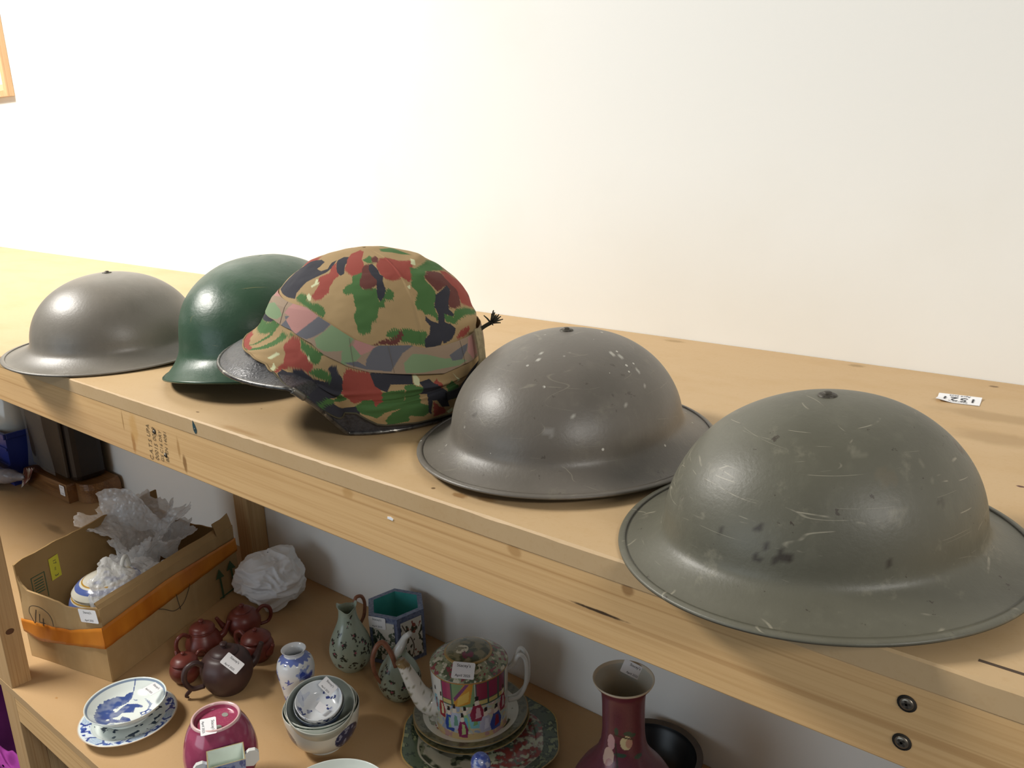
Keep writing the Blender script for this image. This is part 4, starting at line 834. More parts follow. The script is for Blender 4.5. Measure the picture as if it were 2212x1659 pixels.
X2 = (uu+1.35)*.058; m2 = outm & ((X2/.026)**2+(Y/.022)**2 < 1); p.where(m2, '#2e3558'); p.done()
def tilt(deg_, ax):   # tilt about the horizontal axis pointing along angle ax
    return Matrix.Rotation(math.radians(deg_), 3, Vector((math.cos(ax), math.sin(ax), 0)))
rt_ax = fc+PI/2
t1 = thing('porcelain_bowl', 'dark green-grey porcelain bowl, second of the nested bowls', 'bowl', (*c, ZL+.011), 'nested bowls')
o, p = lathe_obj('bowl_body', bowl_prof(.0618, .0725, .025), t1, '#c6ccc3', R=tilt(3, rt_ax), origin=(0, 0, .0015), seg=160, sub=8)
out1 = p.k < p.n*.6; p.where(out1, '#5a6a5e'); p.where(out1 & (fbm(p.V, 140, 3, 5) > .2), '#2e3c36'); p.where(p.z > .0712, '#cfd4cb'); p.done()
t2 = thing('porcelain_bowl', 'plain pale celadon bowl tilted towards the front, third of the nested bowls', 'bowl', (c[0]+.002, c[1]-.002, ZL+.030), 'nested bowls')
R2 = tilt(20, rt_ax)
o, p = lathe_obj('bowl_body', bowl_prof(.0575, .060, .022), t2, '#b9c4bc', SATIN, R=R2, origin=(0, 0, .010), seg=160, sub=8)
p.where(p.z > .0592, '#d5dad2'); p.done()
t3 = thing('porcelain_bowl', 'small dark blue porcelain bowl holding the blue and white cup', 'bowl', (c[0]+.010, c[1]-.010, ZL+.060), 'nested bowls')
R3 = tilt(19, rt_ax)
o, p = lathe_obj('bowl_body', bowl_prof(.0425, .038, .018), t3, '#c9d0cc', R=R3, origin=(0, 0, .006), seg=140, sub=8)
out1 = p.k < p.n*.6; p.where(out1, '#39465e'); p.where(out1 & (fbm(p.V, 170, 3, 6) > .25), '#1d2740'); p.done()
t4 = thing('porcelain_cup', 'small blue and white floral cup with paper label, topmost of the nested bowls', 'cup', (c[0]+.016, c[1]-.014, ZL+.074), 'nested bowls')
R4 = tilt(20, rt_ax)
o, p = lathe_obj('cup_body', bowl_prof(.0392, .034, .016), t4, '#e3e7ea', R=R4, origin=(0, 0, .006), seg=200, sub=10)
inn = p.k >= p.n*.6; rg = np.random.RandomState(11)
fl = []
for k in range(13):
    a, r = rg.rand()*2*PI, .008+.028*math.sqrt(rg.rand())
    fl += [(r*math.cos(a)+rg.normal(0, .0016), r*math.sin(a)+rg.normal(0, .0016), .0009+.0012*rg.rand()) for _ in range(6)]
blobs(p, p.V[:, 0], p.V[:, 1], fl, .002, '#37447e', .8, 260, mask=inn)
p.where(inn & (fbm(p.V, 60, 2, 8) > .35), '#c3cbdd', .6)
p.where(~inn & (fbm(p.V, 170, 3, 9) > .1), '#2d3a66'); p.done()
lc = (c[0]+.016, c[1]-.014, ZL+.074)
label(t4, np.array([[-1.0876, .7646, -.5799], [-1.0659, .7689, -.5979], [-1.0654, .7535, -.607], [-1.0867, .7463, -.5911]]), lc)
label(t4, np.array([[-1.0783, .7397, -.6193], [-1.0636, .747, -.6289], [-1.0691, .7325, -.6319], [-1.0789, .7287, -.6249]])+np.array([0.002, -.001, .006]), lc, ())

# --- small blue and white vase
c = (-1.213, .789); cz = ZL; fc = facing(c)
t0 = thing('porcelain_vase', 'small white vase painted with blue birds and flowers, behind the nested bowls', 'vase', (*c, cz))
o, p = lathe_obj('vase_body', [(.0001, .002), (.021, .002), (.023, 0), (.024, .002), (.0245, .02), (.029, .05), (.0335, .078), (.0340, .092), (.030, .106), (.021, .113), (.0175, .118), (.0178, .122), (.0222, .126), (.0218, .1268), (.0165, .122), (.0158, .116), (.018, .108), (.028, .090), (.024, .05), (.0001, .03)], t0, '#dfe3e6', seg=200, sub=10)
uu = wrap(p.a-fc)*.032; outm = p.k < p.n*.62; z = p.z
p.where(outm & (z > .107) & (z < .1165+.0*uu) & (z > .1085+.0016*np.sin(p.a*16)), '#6d7fbf')
def bird(cx, cy, s, col='#4a5fb4'):
    for poly in ([(-1, .1), (-.2, .25), (.1, .1), (.9, .35), (.25, -.05), (.1, -.25), (-.3, -.1)], [(-.3, .2), (-.1, .9), (.15, .2)], [(-.2, -.05), (-.7, -.7), (.05, -.2)]):
        q = np.array(poly)*s+np.array([cx, cy]); p.where(outm & pip(q, uu, z), col)
bird(-.014, .076, .011); bird(.016, .085, .010); bird(.02, .058, .010); bird(-.03, .06, .008)
nz = fbm(np.stack([uu, z, 0*z], -1), 120, 3, 2)
for cx, cy in ((.012, .092), (.021, .079), (-.019, .036), (.004, .030), (.03, .04), (-.05, .08), (-.04, .03)):
    d = np.hypot(uu-cx, z-cy)/.011+nz*.6; p.where(outm & (d < .9), '#7d8fcb', .85); p.where(outm & (d < .55), '#3d4fa6')
p.done()

# --- celadon bottle with jagged mouth
SPR = [(-.030, .088), (-.012, .072), (.010, .082), (.026, .070), (-.034, .050), (-.014, .044), (.006, .056), (.024, .050), (.036, .040), (-.026, .024), (-.002, .026), (.018, .022), (.034, .066), (-.004, .108), (.012, .118), (-.044, .07), (.048, .055)]
def sprigs(p, fc, rad, zs, mask, seed, n_leaf=7):
    uu = wrap(p.a-fc)*rad; rg = np.random.RandomState(seed); dark, pink, mid_ = [], [], []
    for cx, cy in SPR:
        cy *= zs
        for _ in range(n_leaf): dark.append((cx+rg.normal(0, .0042), cy+rg.normal(0, .0036), 0.0013+.0019*rg.rand()))
        for _ in range(2): mid_.append((cx+rg.normal(0, .003), cy+rg.normal(0, .003), .0014))
        if rg.rand() < .6: pink.append((cx+rg.normal(0, .002), cy+rg.normal(0, .002), .0017))
    blobs(p, uu, p.z, mid_, .002, '#9fae9c', .6, 260, 1, mask)
    blobs(p, uu, p.z, dark, .002, '#2f352c', .7, 300, 1, mask)
    blobs(p, uu, p.z, pink, .002, '#a2566c', .5, 300, 1, mask)
def jag(o, z0, amp, seed, nper=9):
    V = verts(o); a = np.arctan2(V[:, 1], V[:, 0]); w = sm((V[:, 2]-z0)/.02)
    V[:, 2] += w*amp*(np.cos(2*(a-seed))+.25*np.cos(5*a)); o.data.vertices.foreach_set('co', V.ravel()); o.data.update()
c = (-1.237, .935); fc = facing(c)
t0 = thing('celadon_ewer', 'pale green ewer with flower sprigs and brown handle, left of the hexagonal pot', 'ewer', (*c, ZL), 'celadon ewers')
o, p = lathe_obj('ewer_body', [(.0001, .002), (.020, .002), (.022, 0), (.025, .002), (.036, .016), (.0418, .035), (.0415, .050), (.036, .070), (.027, .090), (.0205, .106), (.0175, .120), (.0178, .130), (.020, .136), (.0192, .1365), (.0160, .130), (.0155, .118), (.019, .100), (.030, .070), (.035, .04), (.0001, .01)], t0, '#a9b8a8', SATIN, seg=180, sub=9)
outm = p.k < p.n*.62; sprigs(p, fc, .038, 1.0, outm, 3)
p.done(); jag(o, .112, .0055, fc+PI/2)
BRH = M('brown_branch_handle', '#94624a', 0.4, var=[('#6d4534', 60, 0.45, 0.7, 0.6)])
ha = fc+2.2
def rp(a, r, z): return (r*math.cos(a), r*math.sin(a), z)
tube('handle', [rp(ha, .018, .128), rp(ha+.1, .026, .142), rp(ha, .038, .140), rp(ha, .044, .122), rp(ha, .040, .098), rp(ha, .030, .084)], [.0032, .0036, .0036, .0034, .0034, .003], BRH, t0, 10, 6)

# --- hexagonal brush pot
hc = np.array([-1.2050, 1.0325]); RH = .0635; HZ = .1065
t0 = thing('hexagonal_pot', 'hexagonal porcelain brush pot with blue edges, landscape panels and turquoise inside', 'pot', (*hc, ZL))
angs = [math.radians(a) for a in (-101, -41, 19, 79, 139, 199)]
TURQ = M('turquoise_glaze', '#58b8b4', 0.2, coat=0.3, var=[('#45a09c', 20, .4, .7, .5)])
BLUG = M('mottled_blue_glaze', '#6f7d9c', 0.3, coat=0.2, var=[('#4c5a80', 150, .45, .6, .8), ('#98a4ba', 220, .58, .7, .6)])
def ring(r, z): return [(r*math.cos(a), r*math.sin(a), z) for a in angs]
levels = [ring(RH*.99, 0), ring(RH*.99, HZ), ring(RH*.80, HZ), ring(RH*.78, .006)]
V = sum(levels, []); F = []
for l in range(2):
    F += [[l*6+i, l*6+(i+1) % 6, (l+1)*6+(i+1) % 6, (l+1)*6+i] for i in range(6)]
F += [list(range(6))[::-1]]
mesh('pot_body', V[:18], F, BLUG, t0, False)
mesh('pot_lining', V[12:], [[i, (i+1) % 6, 6+(i+1) % 6, 6+i] for i in range(6)]+[[6+i for i in range(6)]], TURQ, t0, False)
PANEL = porc('painted_panel', 0.3)
for i in range(6):
    a = np.array(ring(RH*.992, 0)[i]); b = np.array(ring(RH*.992, 0)[(i+1) % 6]); d = (b-a); L = np.linalg.norm(d); d /= L; n = np.cross(d, [0, 0, 1])
    nu, nv = 60, 90; u = np.linspace(.09, .91, nu)*L; v = np.linspace(.008, HZ-.010, nv); U, Vv = np.meshgrid(u, v, indexing='ij')
    P = a[None, None]+d*U[..., None]+np.array([0, 0, 1.0])*Vv[..., None]+n*.0006
    edge = np.minimum(np.minimum(U-u[0], u[-1]-U), np.minimum(Vv-v[0], v[-1]-Vv)); P = P-n*(edge < 1e-6)[..., None]*.0008
    o = grid('landscape_panel', P, PANEL, t0, False); p = Paint(o, '#dcdcd4')
    X, Y = U.ravel()/L, Vv.ravel()/HZ; Q = np.stack([X, Y, 0*X+i*3.1], -1); e = edge.ravel()
    if i % 2 == 0:   # mountain landscape
        p.where((Y < .72+.12*np.sin(X*9+i)+.10*fbm(Q, 7, 3, i)) & (Y > .52) & (fbm(Q, 16, 3, 2) > -.05), '#55685c'); p.where((Y < .62+.1*np.sin(X*7+i*2)) & (Y > .35) & (fbm(Q, 14, 3, 4) > .12), '#34453c')
        p.where((Y < .34) & (fbm(Q, 12, 3, 5) > .1), '#46584a'); p.where((Y < .52) & (Y > .46) & (fbm(Q*np.array([1, 4, 1]), 9, 2, 7) > .1), '#8ea39a')
    else:            # flowers on white
        p.where((np.abs(X-.35-.2*np.sin(Y*5)) < .02) & (Y < .85), '#4a4038'); p.where((fbm(Q, 9, 3, 9) > .30) & (Y < .8), '#3c4436'); p.where((fbm(Q, 13, 2, 11) > .55), '#8f4f45')
    p.where(e < .0016, '#3d466a'); p.done()
hn = np.array([math.cos(math.radians(-71-60)), math.sin(math.radians(-71-60))])
i0 = np.array(ring(RH, 0)[0]); i1 = np.array(ring(RH, 0)[1]); dd = i1-i0; Lh = np.linalg.norm(dd); dd /= Lh; nn_ = np.cross(dd, [0, 0, 1]); o0 = np.array([*hc, ZL])+i0*.992
def hp_(u, z): return o0+dd*u*Lh+np.array([0, 0, z])+nn_*.0012
label(t0, [hp_(-.02, HZ-.001), hp_(.58, HZ-.001), hp_(.62, HZ-.026), hp_(.02, HZ-.026)], (*hc, ZL))

# --- celadon ewer in front
c = (-1.090, .929); fc = facing(c)
t0 = thing('celadon_ewer', 'pale green ewer with white spout and arched brown handle, beside the floral teapot', 'ewer', (*c, ZL), 'celadon ewers')
o, p = lathe_obj('ewer_body', [(.0001, .002), (.019, .002), (.021, 0), (.024, .002), (.034, .014), (.0405, .032), (.0400, .046), (.034, .064), (.024, .080), (.017, .091), (.0165, .098), (.018, .102), (.0172, .1025), (.0150, .098), (.0152, .090), (.022, .076), (.031, .060), (.034, .035), (.0001, .01)], t0, '#a3b4a6', SATIN, seg=180, sub=9)
outm = p.k < p.n*.62; sprigs(p, fc, .037, .78, outm, 8); p.done(); jag(o, .080, .005, fc+PI/2)
WS = M('white_glaze', '#d9dbd8', 0.18, coat=0.3)
sa = fc+.75
tube('spout', [rp(sa-1.6, .010, .090), rp(sa-.6, .010, .104), rp(sa, .016, .120), rp(sa, .024, .134), rp(sa, .036, .146)], [.0100, .0095, .0080, .0064, .0050], WS, t0, 14, 6)
ha = fc-1.1
tube('handle', [rp(ha+.9, .024, .078), rp(ha+.5, .020, .102), rp(ha, .026, .124), rp(ha-.1, .038, .122), rp(ha-.1, .049, .100), rp(ha-.1, .048, .072), rp(ha-.05, .042, .052), rp(ha, .036, .040)], [.0042, .0046, .0052, .0048, .0044, .004, .0034, .0026], BRH, t0, 10, 6)

# --- red clay teapots
def teapot(c, r, h, name_label, mat, spout_a, handle_a, lid='round', sq=1.0, cat='teapot', spout=True, handle=True, group='clay teapots', foot=.6, lab=None, zb=0.0):
    t = thing('clay_teapot', name_label, cat, (*c, ZL+zb), group)
    if lid == 'dome':
        prof = [(.0001, .001), (r*foot, .001), (r*foot, 0), (r*(foot+.08), .001), (r*.93, h*.22), (r, h*.42), (r*.90, h*.60), (r*.66, h*.70), (r*.62, h*.72)]
        lidp = [(r*.70, h*.70), (r*.86, h*.72), (r*.87, h*.745), (r*.80, h*.80), (r*.55, h*.90), (r*.20, h*.95), (.0001, h*.955)]
    elif lid == 'pear':
        prof = [(.0001, .001), (r*foot, .001), (r*foot, 0), (r*(foot+.1), .001), (r*.97, h*.18), (r, h*.32), (r*.86, h*.50), (r*.72, h*.62), (r*.70, h*.68), (r*.66, h*.70)]
        lidp = [(r*.60, h*.70), (r*.69, h*.71), (r*.70, h*.73), (r*.58, h*.82), (r*.30, h*.88), (.0001, h*.90)]
    else:
        prof = [(.0001, .001), (r*foot, .001), (r*foot, 0), (r*(foot+.08), .001), (r*.90, h*.20), (r, h*.42), (r*.95, h*.62), (r*.75, h*.78), (r*.52, h*.84)]
        lidp = [(r*.48, h*.835), (r*.53, h*.84), (r*.53, h*.86), (r*.40, h*.91), (r*.16, h*.94), (.0001, h*.945)]
    P = lathe_pts(prof, 72, 6)
    if sq != 1.0:
        a = np.arctan2(P[..., 1], P[..., 0]); P[..., :2] *= (1+0.028*np.abs(np.cos(a*4))**1.5*np.sin(np.clip(P[..., 2]/h, 0, 1)*PI))[..., None]
    grid('body', P, mat, t, True)
    L = lathe('lid', lidp, mat, t, 56, 5)
    zt = lidp[-1][1]
    lathe('lid_knob', [(r*.10, zt-.001), (r*.09, zt+h*.02), (r*.15, zt+h*.055), (r*.13, zt+h*.10), (.0001, zt+h*.12)], mat, L, 24, 4)
    if spout:
        q = spout_a; tube('spout', [rp(q, r*.80, h*.32), rp(q, r*1.12, h*.40), rp(q, r*1.32, h*.56), rp(q, r*1.50, h*.74)], [r*.24, r*.19, r*.13, r*.10], mat, t, 14, 6)
    if handle:
        q = handle_a; tube('handle', [rp(q, r*.82, h*.66), rp(q, r*1.15, h*.80), rp(q, r*1.52, h*.72), rp(q, r*1.62, h*.48), rp(q, r*1.40, h*.26), rp(q, r*.93, h*.22)], [r*.11, r*.11, r*.115, r*.11, r*.10, r*.10], mat, t, 10, 6)
    return t
fc = facing((-1.40, .76))
RGT, LFT = fc+PI/2, fc-PI/2        # image right / left as seen from the front
t0 = teapot((-1.379, .745), .0485, .094, 'largest dark brown clay teapot with paper label, in front of the small red teapots', CLAYD, RGT+.25, LFT+.2, 'round', 2.0)
l0 = (-1.379, .745, ZL)
label(t0, np.array([[-1.3621, .7454, -.6338], [-1.3319, .7577, -.6556], [-1.3275, .7347, -.6639], [-1.3571, .722, -.6425]])+np.array([.0055, -.004, .0055]), l0)
# twig-shaped foot of the handle
q = LFT+.2; tube('handle_tail', [rp(q, 0.0485*1.40, .024), rp(q-.08, 0.0485*1.62, .010), rp(q-.12, 0.0485*1.55, .0025)], [.004, .0035, .002], CLAYD, t0, 8, 5)
teapot((-1.470, .7075), .0295, .058, 'small red clay teapot with domed lid, leftmost of the cluster in front of the box', CLAY, RGT+1.9, RGT+.5, 'dome')
teapot((-1.532, .786), .037, .072, 'small red clay teapot with pear-shaped body, touching the box side', CLAY, RGT+.1, LFT+.5, 'pear')
teapot((-1.515, .872), .036, .070, 'small red clay teapot with loop handle, farthest back of the cluster', CLAY, LFT-.1, RGT+.1, 'round')
teapot((-1.418, .838), .0345, .064, 'small reddish brown clay teapot behind the dark one, nearest the blue and white vase', CLAY, fc+.6, fc-2.4, 'dome')

# --- crimson jar standing upside down
JZ = .1405; c = (-1.139, .585); fc = facing(c)
t0 = thing('crimson_jar', 'crimson glazed ginger jar turned upside down with pierced base showing', 'jar', (*c, ZL))
o, p = lathe_obj('jar_body', [(.030, 0), (.0315, .002), (.031, .012), (.040, .022), (.052, .042), (.0575, .066), (.0560, .090), (.0490, .115), (.0405, .132), (.0385, .1375), (.0375, .1405), (.0352, .1408), (.0338, .1385), (.0325, .1325), (.030, .1310), (.015, .1310), (.0001, .1310)], t0, '#9c4360', seg=180, sub=9)
p.where(fbm(p.V, 50, 3, 1) > .2, '#8e3854', .5)
p.where((p.z > .1372) & (p.r > .030), '#d9b6b4')
p.where((p.r < .0315) & (p.z > .130) & (np.abs(fbm(p.V, 260, 2, 2)) < .12), '#a85a6c', .6); p.done()
HOL = M('pierced_hole', '#8f9088', 0.7); 
for k in range(3):
    a = fc+2.2+k*2*PI/3; q = np.linspace(0, 2*PI, 16, endpoint=False)
    prism('pierced_hole', [(.0175*math.cos(a)+.0060*math.cos(x), .0175*math.sin(a)+.0045*math.sin(x)) for x in q], .0004, HOL, t0, (0, 0, .1311))
label(t0, np.array([[-1.1302, .5805, -.5653], [-1.1048, .5657, -.5751], [-1.1154, .5438, -.5753], [-1.1397, .5587, -.5658]])+np.array([0, 0, -.0042]), (*c, ZL))

# --- little rectangular vase with white scroll ears
rz = -.5884; Q = np.array([[-1.09, .5331], [-1.0695, .5827], [-1.0213, .5652], [-1.0538, .5194]]); vc = Q.mean(0)
d1 = ((Q[1]-Q[0])+(Q[2]-Q[3]))/2; w1 = np.linalg.norm(d1); d1 /= w1; d2 = np.array([d1[1], -d1[0]]); w2 = .042
t0 = thing('square_vase', 'small square porcelain vase with white scroll ears in front of the crimson jar', 'vase', (*vc, ZL), None, (0, 0, math.atan2(d1[1], d1[0])))
def rring(a, b, z): return [(-a, -b, z), (a, -b, z), (a, b, z), (-a, b, z)]
hh = rz-ZL; a0, b0 = w1/2, w2/2
lv = [rring(a0*.8, b0*.8, 0), rring(a0*.78, b0*.78, .02), rring(a0*.98, b0*.98, .06), rring(a0*.92, b0*.92, hh-.03), rring(a0, b0, hh), rring(a0-.0016, b0-.0016, hh), rring(a0*.84, b0*.84, hh-.03), rring(a0*.8, b0*.8, .03)]
V = sum(lv, []); F = []
for l in range(4): F += [[l*4+i, l*4+(i+1) % 4, (l+1)*4+(i+1) % 4, (l+1)*4+i] for i in range(4)]
F += [[3, 2, 1, 0]]
mesh('vase_body', V[:20], F, M('blue_scroll_glaze', '#8593b5', 0.2, coat=.3, var=[('#3a4a86', 130, .45, .58, .9)]), t0, False)
mesh('vase_lining', V[20:], [[i+4*l, (i+1) % 4+4*l, (i+1) % 4+4*(l+1), i+4*(l+1)] for l in range(2) for i in range(4)]+[[8, 9, 10, 11]], M('pale_celadon_lining', '#dfe8df', 0.22, coat=.3), t0, False)
mesh('vase_rim', V[16:24], [[i, (i+1) % 4, 4+(i+1) % 4, 4+i] for i in range(4)], M('brown_rim', '#9c8d66', 0.3), t0, False)
for s in (-1, 1):
    prof = [(0, -.014), (.012, -.017), (.021, -.009), (.022, .004), (.017, .010), (.008, .011), (.004, .008), (0, .006)]
    prism('scroll_ear', [(s*(a0*.94+x), z) if s > 0 else (s*(a0*.94+x), z) for x, z in (prof if s > 0 else prof[::-1])], .007, WS, t0, (0, .0035, hh-.012), (1, 0, 0), (0, 0, 1))

# --- famille rose teapot on stacked plates
pc = (-.9205, .9440)
def big_plate(name, lab, c, r, z0, h, cat, grp, base, lob=0.0, seed=0, ell=1.0, rot=0.0, hide=False):
    t = thing(name, lab, cat, (*c, ZL+z0), grp, (0, 0, rot))
    prof = [(.0001, .003), (r*.55, .003), (r*.56, 0), (r*.60, 0), (r*.61, .0035), (r*.72, h*.45), (r*.985, h*.93), (r, h), (r*.985, h*1.04), (r*.74, h*.62), (r*.66, .0070), (r*.4, .0065), (.0001, .0065)]
    o, p = lathe_obj('plate_body', prof, t, base, seg=260, sub=10)
    V = verts(o); a = np.arctan2(V[:, 1], V[:, 0]); k = 1+lob*np.cos(a*8)*sm((np.hypot(V[:, 0], V[:, 1])/r-.6)/.3)
    V[:, 0] *= k; V[:, 1] *= k*ell; o.data.vertices.foreach_set('co', V.ravel()); o.data.update()
    topm = p.k > p.n*.58; nz = fbm(p.V, 60, 3, seed); n2 = fbm(p.V, 130, 3, seed+3)
    return t, o, p, topm, nz, n2, r
dcx = (-.8815, .9225)
t0, o, p, tm, nz, n2, r = big_plate('lobed_dish', 'large lobed dish with dark green and floral border, under the floral teapot plates', dcx, .138, 0, .0150, 'dish', 'stacked floral plates', '#a9a796', .022, 3, .97, .3)
x, y = p.V[:, 0], p.V[:, 1]
p.where(tm & (p.r > r*.80), '#4c5a46'); p.where(tm & (p.r > r*.80) & (n2 > .1), '#2f3c30'); p.where(tm & (p.r > r*.80) & (n2 > .5), '#7f8a66')
p.where(tm & (p.r < r*.78) & (nz > .02), '#777c66'); p.where(tm & (p.r < r*.78) & (nz > .28), '#3c4236')
sx = np.cos(p.a-.1); p.where(tm & (p.r < r*.8) & (sx > .35) & (n2 > -.1), '#7c5a58'); p.where(tm & (p.r < r*.8) & (sx > .35) & (n2 > .22), '#8e4640'); p.where(tm & (p.r < r*.8) & (sx > .35) & (nz > .35), '#5a6f60'); p.where(tm & (p.r < r*.8) & (sx > .35) & (n2 < -.42), '#b9bfa4')
p.where(p.r > r*.990, '#b08f4e'); p.where(~tm, '#b9b9aa'); p.done()
for k, (cc, z0, lab) in enumerate((((-.925, .948), .0072, 'olive-rimmed floral plate, lower of the two plates under the floral teapot'), ((-.931, .953), .0145, 'olive-rimmed floral plate directly under the floral teapot'))):
    t0, o, p, tm, nz, n2, r = big_plate('floral_plate', lab, cc, .1025, z0, .0135, 'plate', 'stacked floral plates', '#d2d1c4', 0, 7+k)
    p.where(tm & (p.r > r*.84), '#6b6a50'); p.where(tm & (p.r > r*.84) & (n2 > .15), '#54543c')
    p.where(tm & (p.r < r*.74) & (p.r > r*.30) & (nz > .12), '#8a8d74'); p.where(tm & (p.r < r*.74) & (p.r > r*.30) & (nz > .33), '#464a3a'); p.where(tm & (p.r < r*.7) & (n2 > .58), '#8f5552')
    p.where(p.r > r*.985, '#8e7a4c'); p.where(~tm, '#a9a898'); p.done()
PZ0 = .0215
t0 = thing('floral_teapot', 'drum-shaped floral teapot painted with robed figures, standing on stacked plates', 'teapot', (*pc, ZL+PZ0)); fc = facing(pc)
pl = (*pc, ZL+PZ0); BH = .1150
def famille(p, uu, v, m):
    """painted court scene: uu in -1..1 across the visible front, v 0..1 up the wall"""
    W_ = lambda poly, col: p.where(m & pip(np.array(poly), uu, v), col)
    p.where(m & (v < .12), '#c8ae7c'); p.where(m & (v < .12) & (fbm(p.V, 120, 2, 1) > .1), '#b98f8a')
    for a, b, col in ((-.62, -.42, '#a23d66'), (.12, .34, '#8f3350'), (.38, .60, '#93365c'), (.64, .84, '#7e3558')):
        W_([(a-.03, .60), (b+.03, .60), (b+.03, 1.0), (a-.03, 1.0)], '#3f5c58'); W_([(a, .70), (b, .70), (b, .98), (a, .98)], col); W_([(a, .62), (b, .62), (b, .69), (a, .69)], '#c8b878')
    W_([(-.38, .60), (.08, .60), (.08, 1.0), (-.38, 1.0)], '#7d9a72'); W_([(-.36, .58), (-.02, .66), (.06, 1.0), (-.12, 1.0), (-.36, .72)], '#c88f3a'); W_([(-.30, .60), (-.05, .70), (-.02, .88), (-.26, .76)], '#d8b45a'); W_([(-.36, .74), (-.10, .99), (-.02, .99), (-.34, .68)], '#7a3f74')
    low = m & (v >= .12) & (v < .60); n4 = fbm(p.V, 75, 2, 21)
    for lo_, hi_, col in ((-.2, .05, '#a9b8c6'), (.05, .3, '#b8c29c'), (.3, .6, '#c7a9a4'), (-.5, -.2, '#c6b48a'), (-2, -.5, '#7f93b8')): p.where(low & (n4 > lo_) & (n4 < hi_), col, .8)
    robes = [(-.88, .40, .11, '#7fb2c4', '#7c2c3c'), (-.68, .36, .10, '#9c2f3c', '#d8d3a8'), (-.50, .16, .13, '#3450a0', '#9fc48c'), (-.36, .22, .13, '#b9c1d8', '#6d9c8c'), (-.14, .20, .12, '#9cc08a', '#6ab0c6'),
             (.06, .24, .12, '#7dbcc8', '#7aa86c'), (.12, .36, .16, '#8f2c48', '#c8a0a8'), (.30, .14, .15, '#b4b4cc', '#cfcfe0'), (.56, .12, .17, '#35489a', '#8c2440'), (.78, .36, .12, '#96304a', '#c9b6b8'), (-.20, .08, .12, '#8c2c5c', '#b9c88c')]
    for cx, cy, w, c1, c2 in robes:
        W_([(cx-w*.8, cy-.02), (cx-w, cy+.10), (cx-w*.5, cy+.26), (cx+w*.4, cy+.27), (cx+w*.95, cy+.12), (cx+w*.7, cy-.03)], c1)
        W_([(cx-w*.3, cy+.02), (cx-w*.1, cy+.22), (cx+w*.35, cy+.2), (cx+w*.5, cy+.04)], c2)
        W_([(cx-w*.35, cy+.25), (cx-w*.3, cy+.36), (cx+w*.2, cy+.37), (cx+w*.3, cy+.26)], '#e3d6c8'); W_([(cx-w*.3, cy+.33), (cx-w*.2, cy+.41), (cx+w*.2, cy+.41), (cx+w*.22, cy+.34)], '#2c2628')
o, p = lathe_obj('body', [(.0001, .001), (.060, .001), (.0615, 0), (.0635, .002), (.0645, .02), (.0665, .07), (.0682, BH-.003), (.0684, BH), (.0670, BH+.0028), (.058, BH+.0105), (.046, BH+.0170), (.0405, BH+.0185), (.0395, BH+.0175)], t0, '#dcdad2', seg=420, sub=14, res=.0008)
uu = wrap(p.a-fc)/1.25; v = p.z/BH; side = (p.z < BH-.001) & (p.k > 60)
famille(p, uu, v, side & (np.abs(uu) < 1.0)); famille(p, wrap(p.a-fc-PI)/1.25, v, side & (np.abs(wrap(p.a-fc-PI)/1.25) < 1.0))
sh_ = p.z > BH; nz = fbm(p.V, 95, 3, 4); n2 = fbm(p.V, 170, 2, 9)
p.where(sh_, '#9aa184'); p.where(sh_ & (nz > .05), '#7c8468'); p.where(sh_ & (nz > .3), '#5a6650'); p.where(sh_ & (n2 > .42), '#8e4a52'); p.where(sh_ & (n2 < -.45), '#cfcab4')
p.where((np.abs(p.z-BH) < .0014), '#b9854e'); p.done()
o, p = lathe_obj('lid', [(.0400, BH+.0165), (.0420, BH+.0185), (.0418, BH+.0205), (.038, BH+.0215), (.034, BH+.0235), (.020, BH+.0270), (.0001, BH+.0285)], t0, '#8a8568', seg=200, sub=12)
x, y = p.V[:, 0], p.V[:, 1]; nz = fbm(p.V, 70, 3, 6); p.where(nz > .05, '#6c6c50'); p.where(nz > .35, '#4c5240'); p.where(p.r > .0385, '#b0925a')
p.where((np.hypot(x+.004, y+.012) < .012) & (fbm(p.V, 190, 2, 3) > .0), '#d6d0b8'); p.where((np.hypot(x-.014, y+.016) < .010) & (fbm(p.V, 190, 2, 5) > .1), '#7c3f52'); p.done()
sa = fc-PI/2+.12
SPM = porc('spout_glaze')
so = tube('spout', [rp(sa, .058, .040), rp(sa, .076, .046), rp(sa, .090, .066), rp(sa, .102, .096), rp(sa, .112, .122), rp(sa, .118, .134)], [.0245, .0215, .0165, .0135, .0105, .0092], SPM, t0, 18, 8)
p = Paint(so, '#d9d7d0'); p.where(fbm(p.V, 180, 2, 4) > .52, '#8d8a72'); p.where(p.V[:, 2] > .124, '#8c7650'); p.done()
ha = fc+PI/2
for k, (da, dr) in enumerate(((-.05, 0), (.06, .004))):
    tube('rope_handle', [rp(ha+da, .066, .094), rp(ha+da, .078, .104), rp(ha+da*2-.0*k, .088+dr, .124), rp(ha+da, .098+dr, .112), rp(ha+da, .100+dr, .084), rp(ha+da, .096+dr, .056), rp(ha+da, .084, .036), rp(ha+da, .066, .030)], .0038, WS, t0, 10, 8)
label(t0, np.array([[-.9152, .9002, -.5572], [-.8843, .9219, -.5609], [-.8716, .9013, -.5757], [-.9022, .8788, -.5724]])+np.array([.0035, -.0025, .0035]), pl)

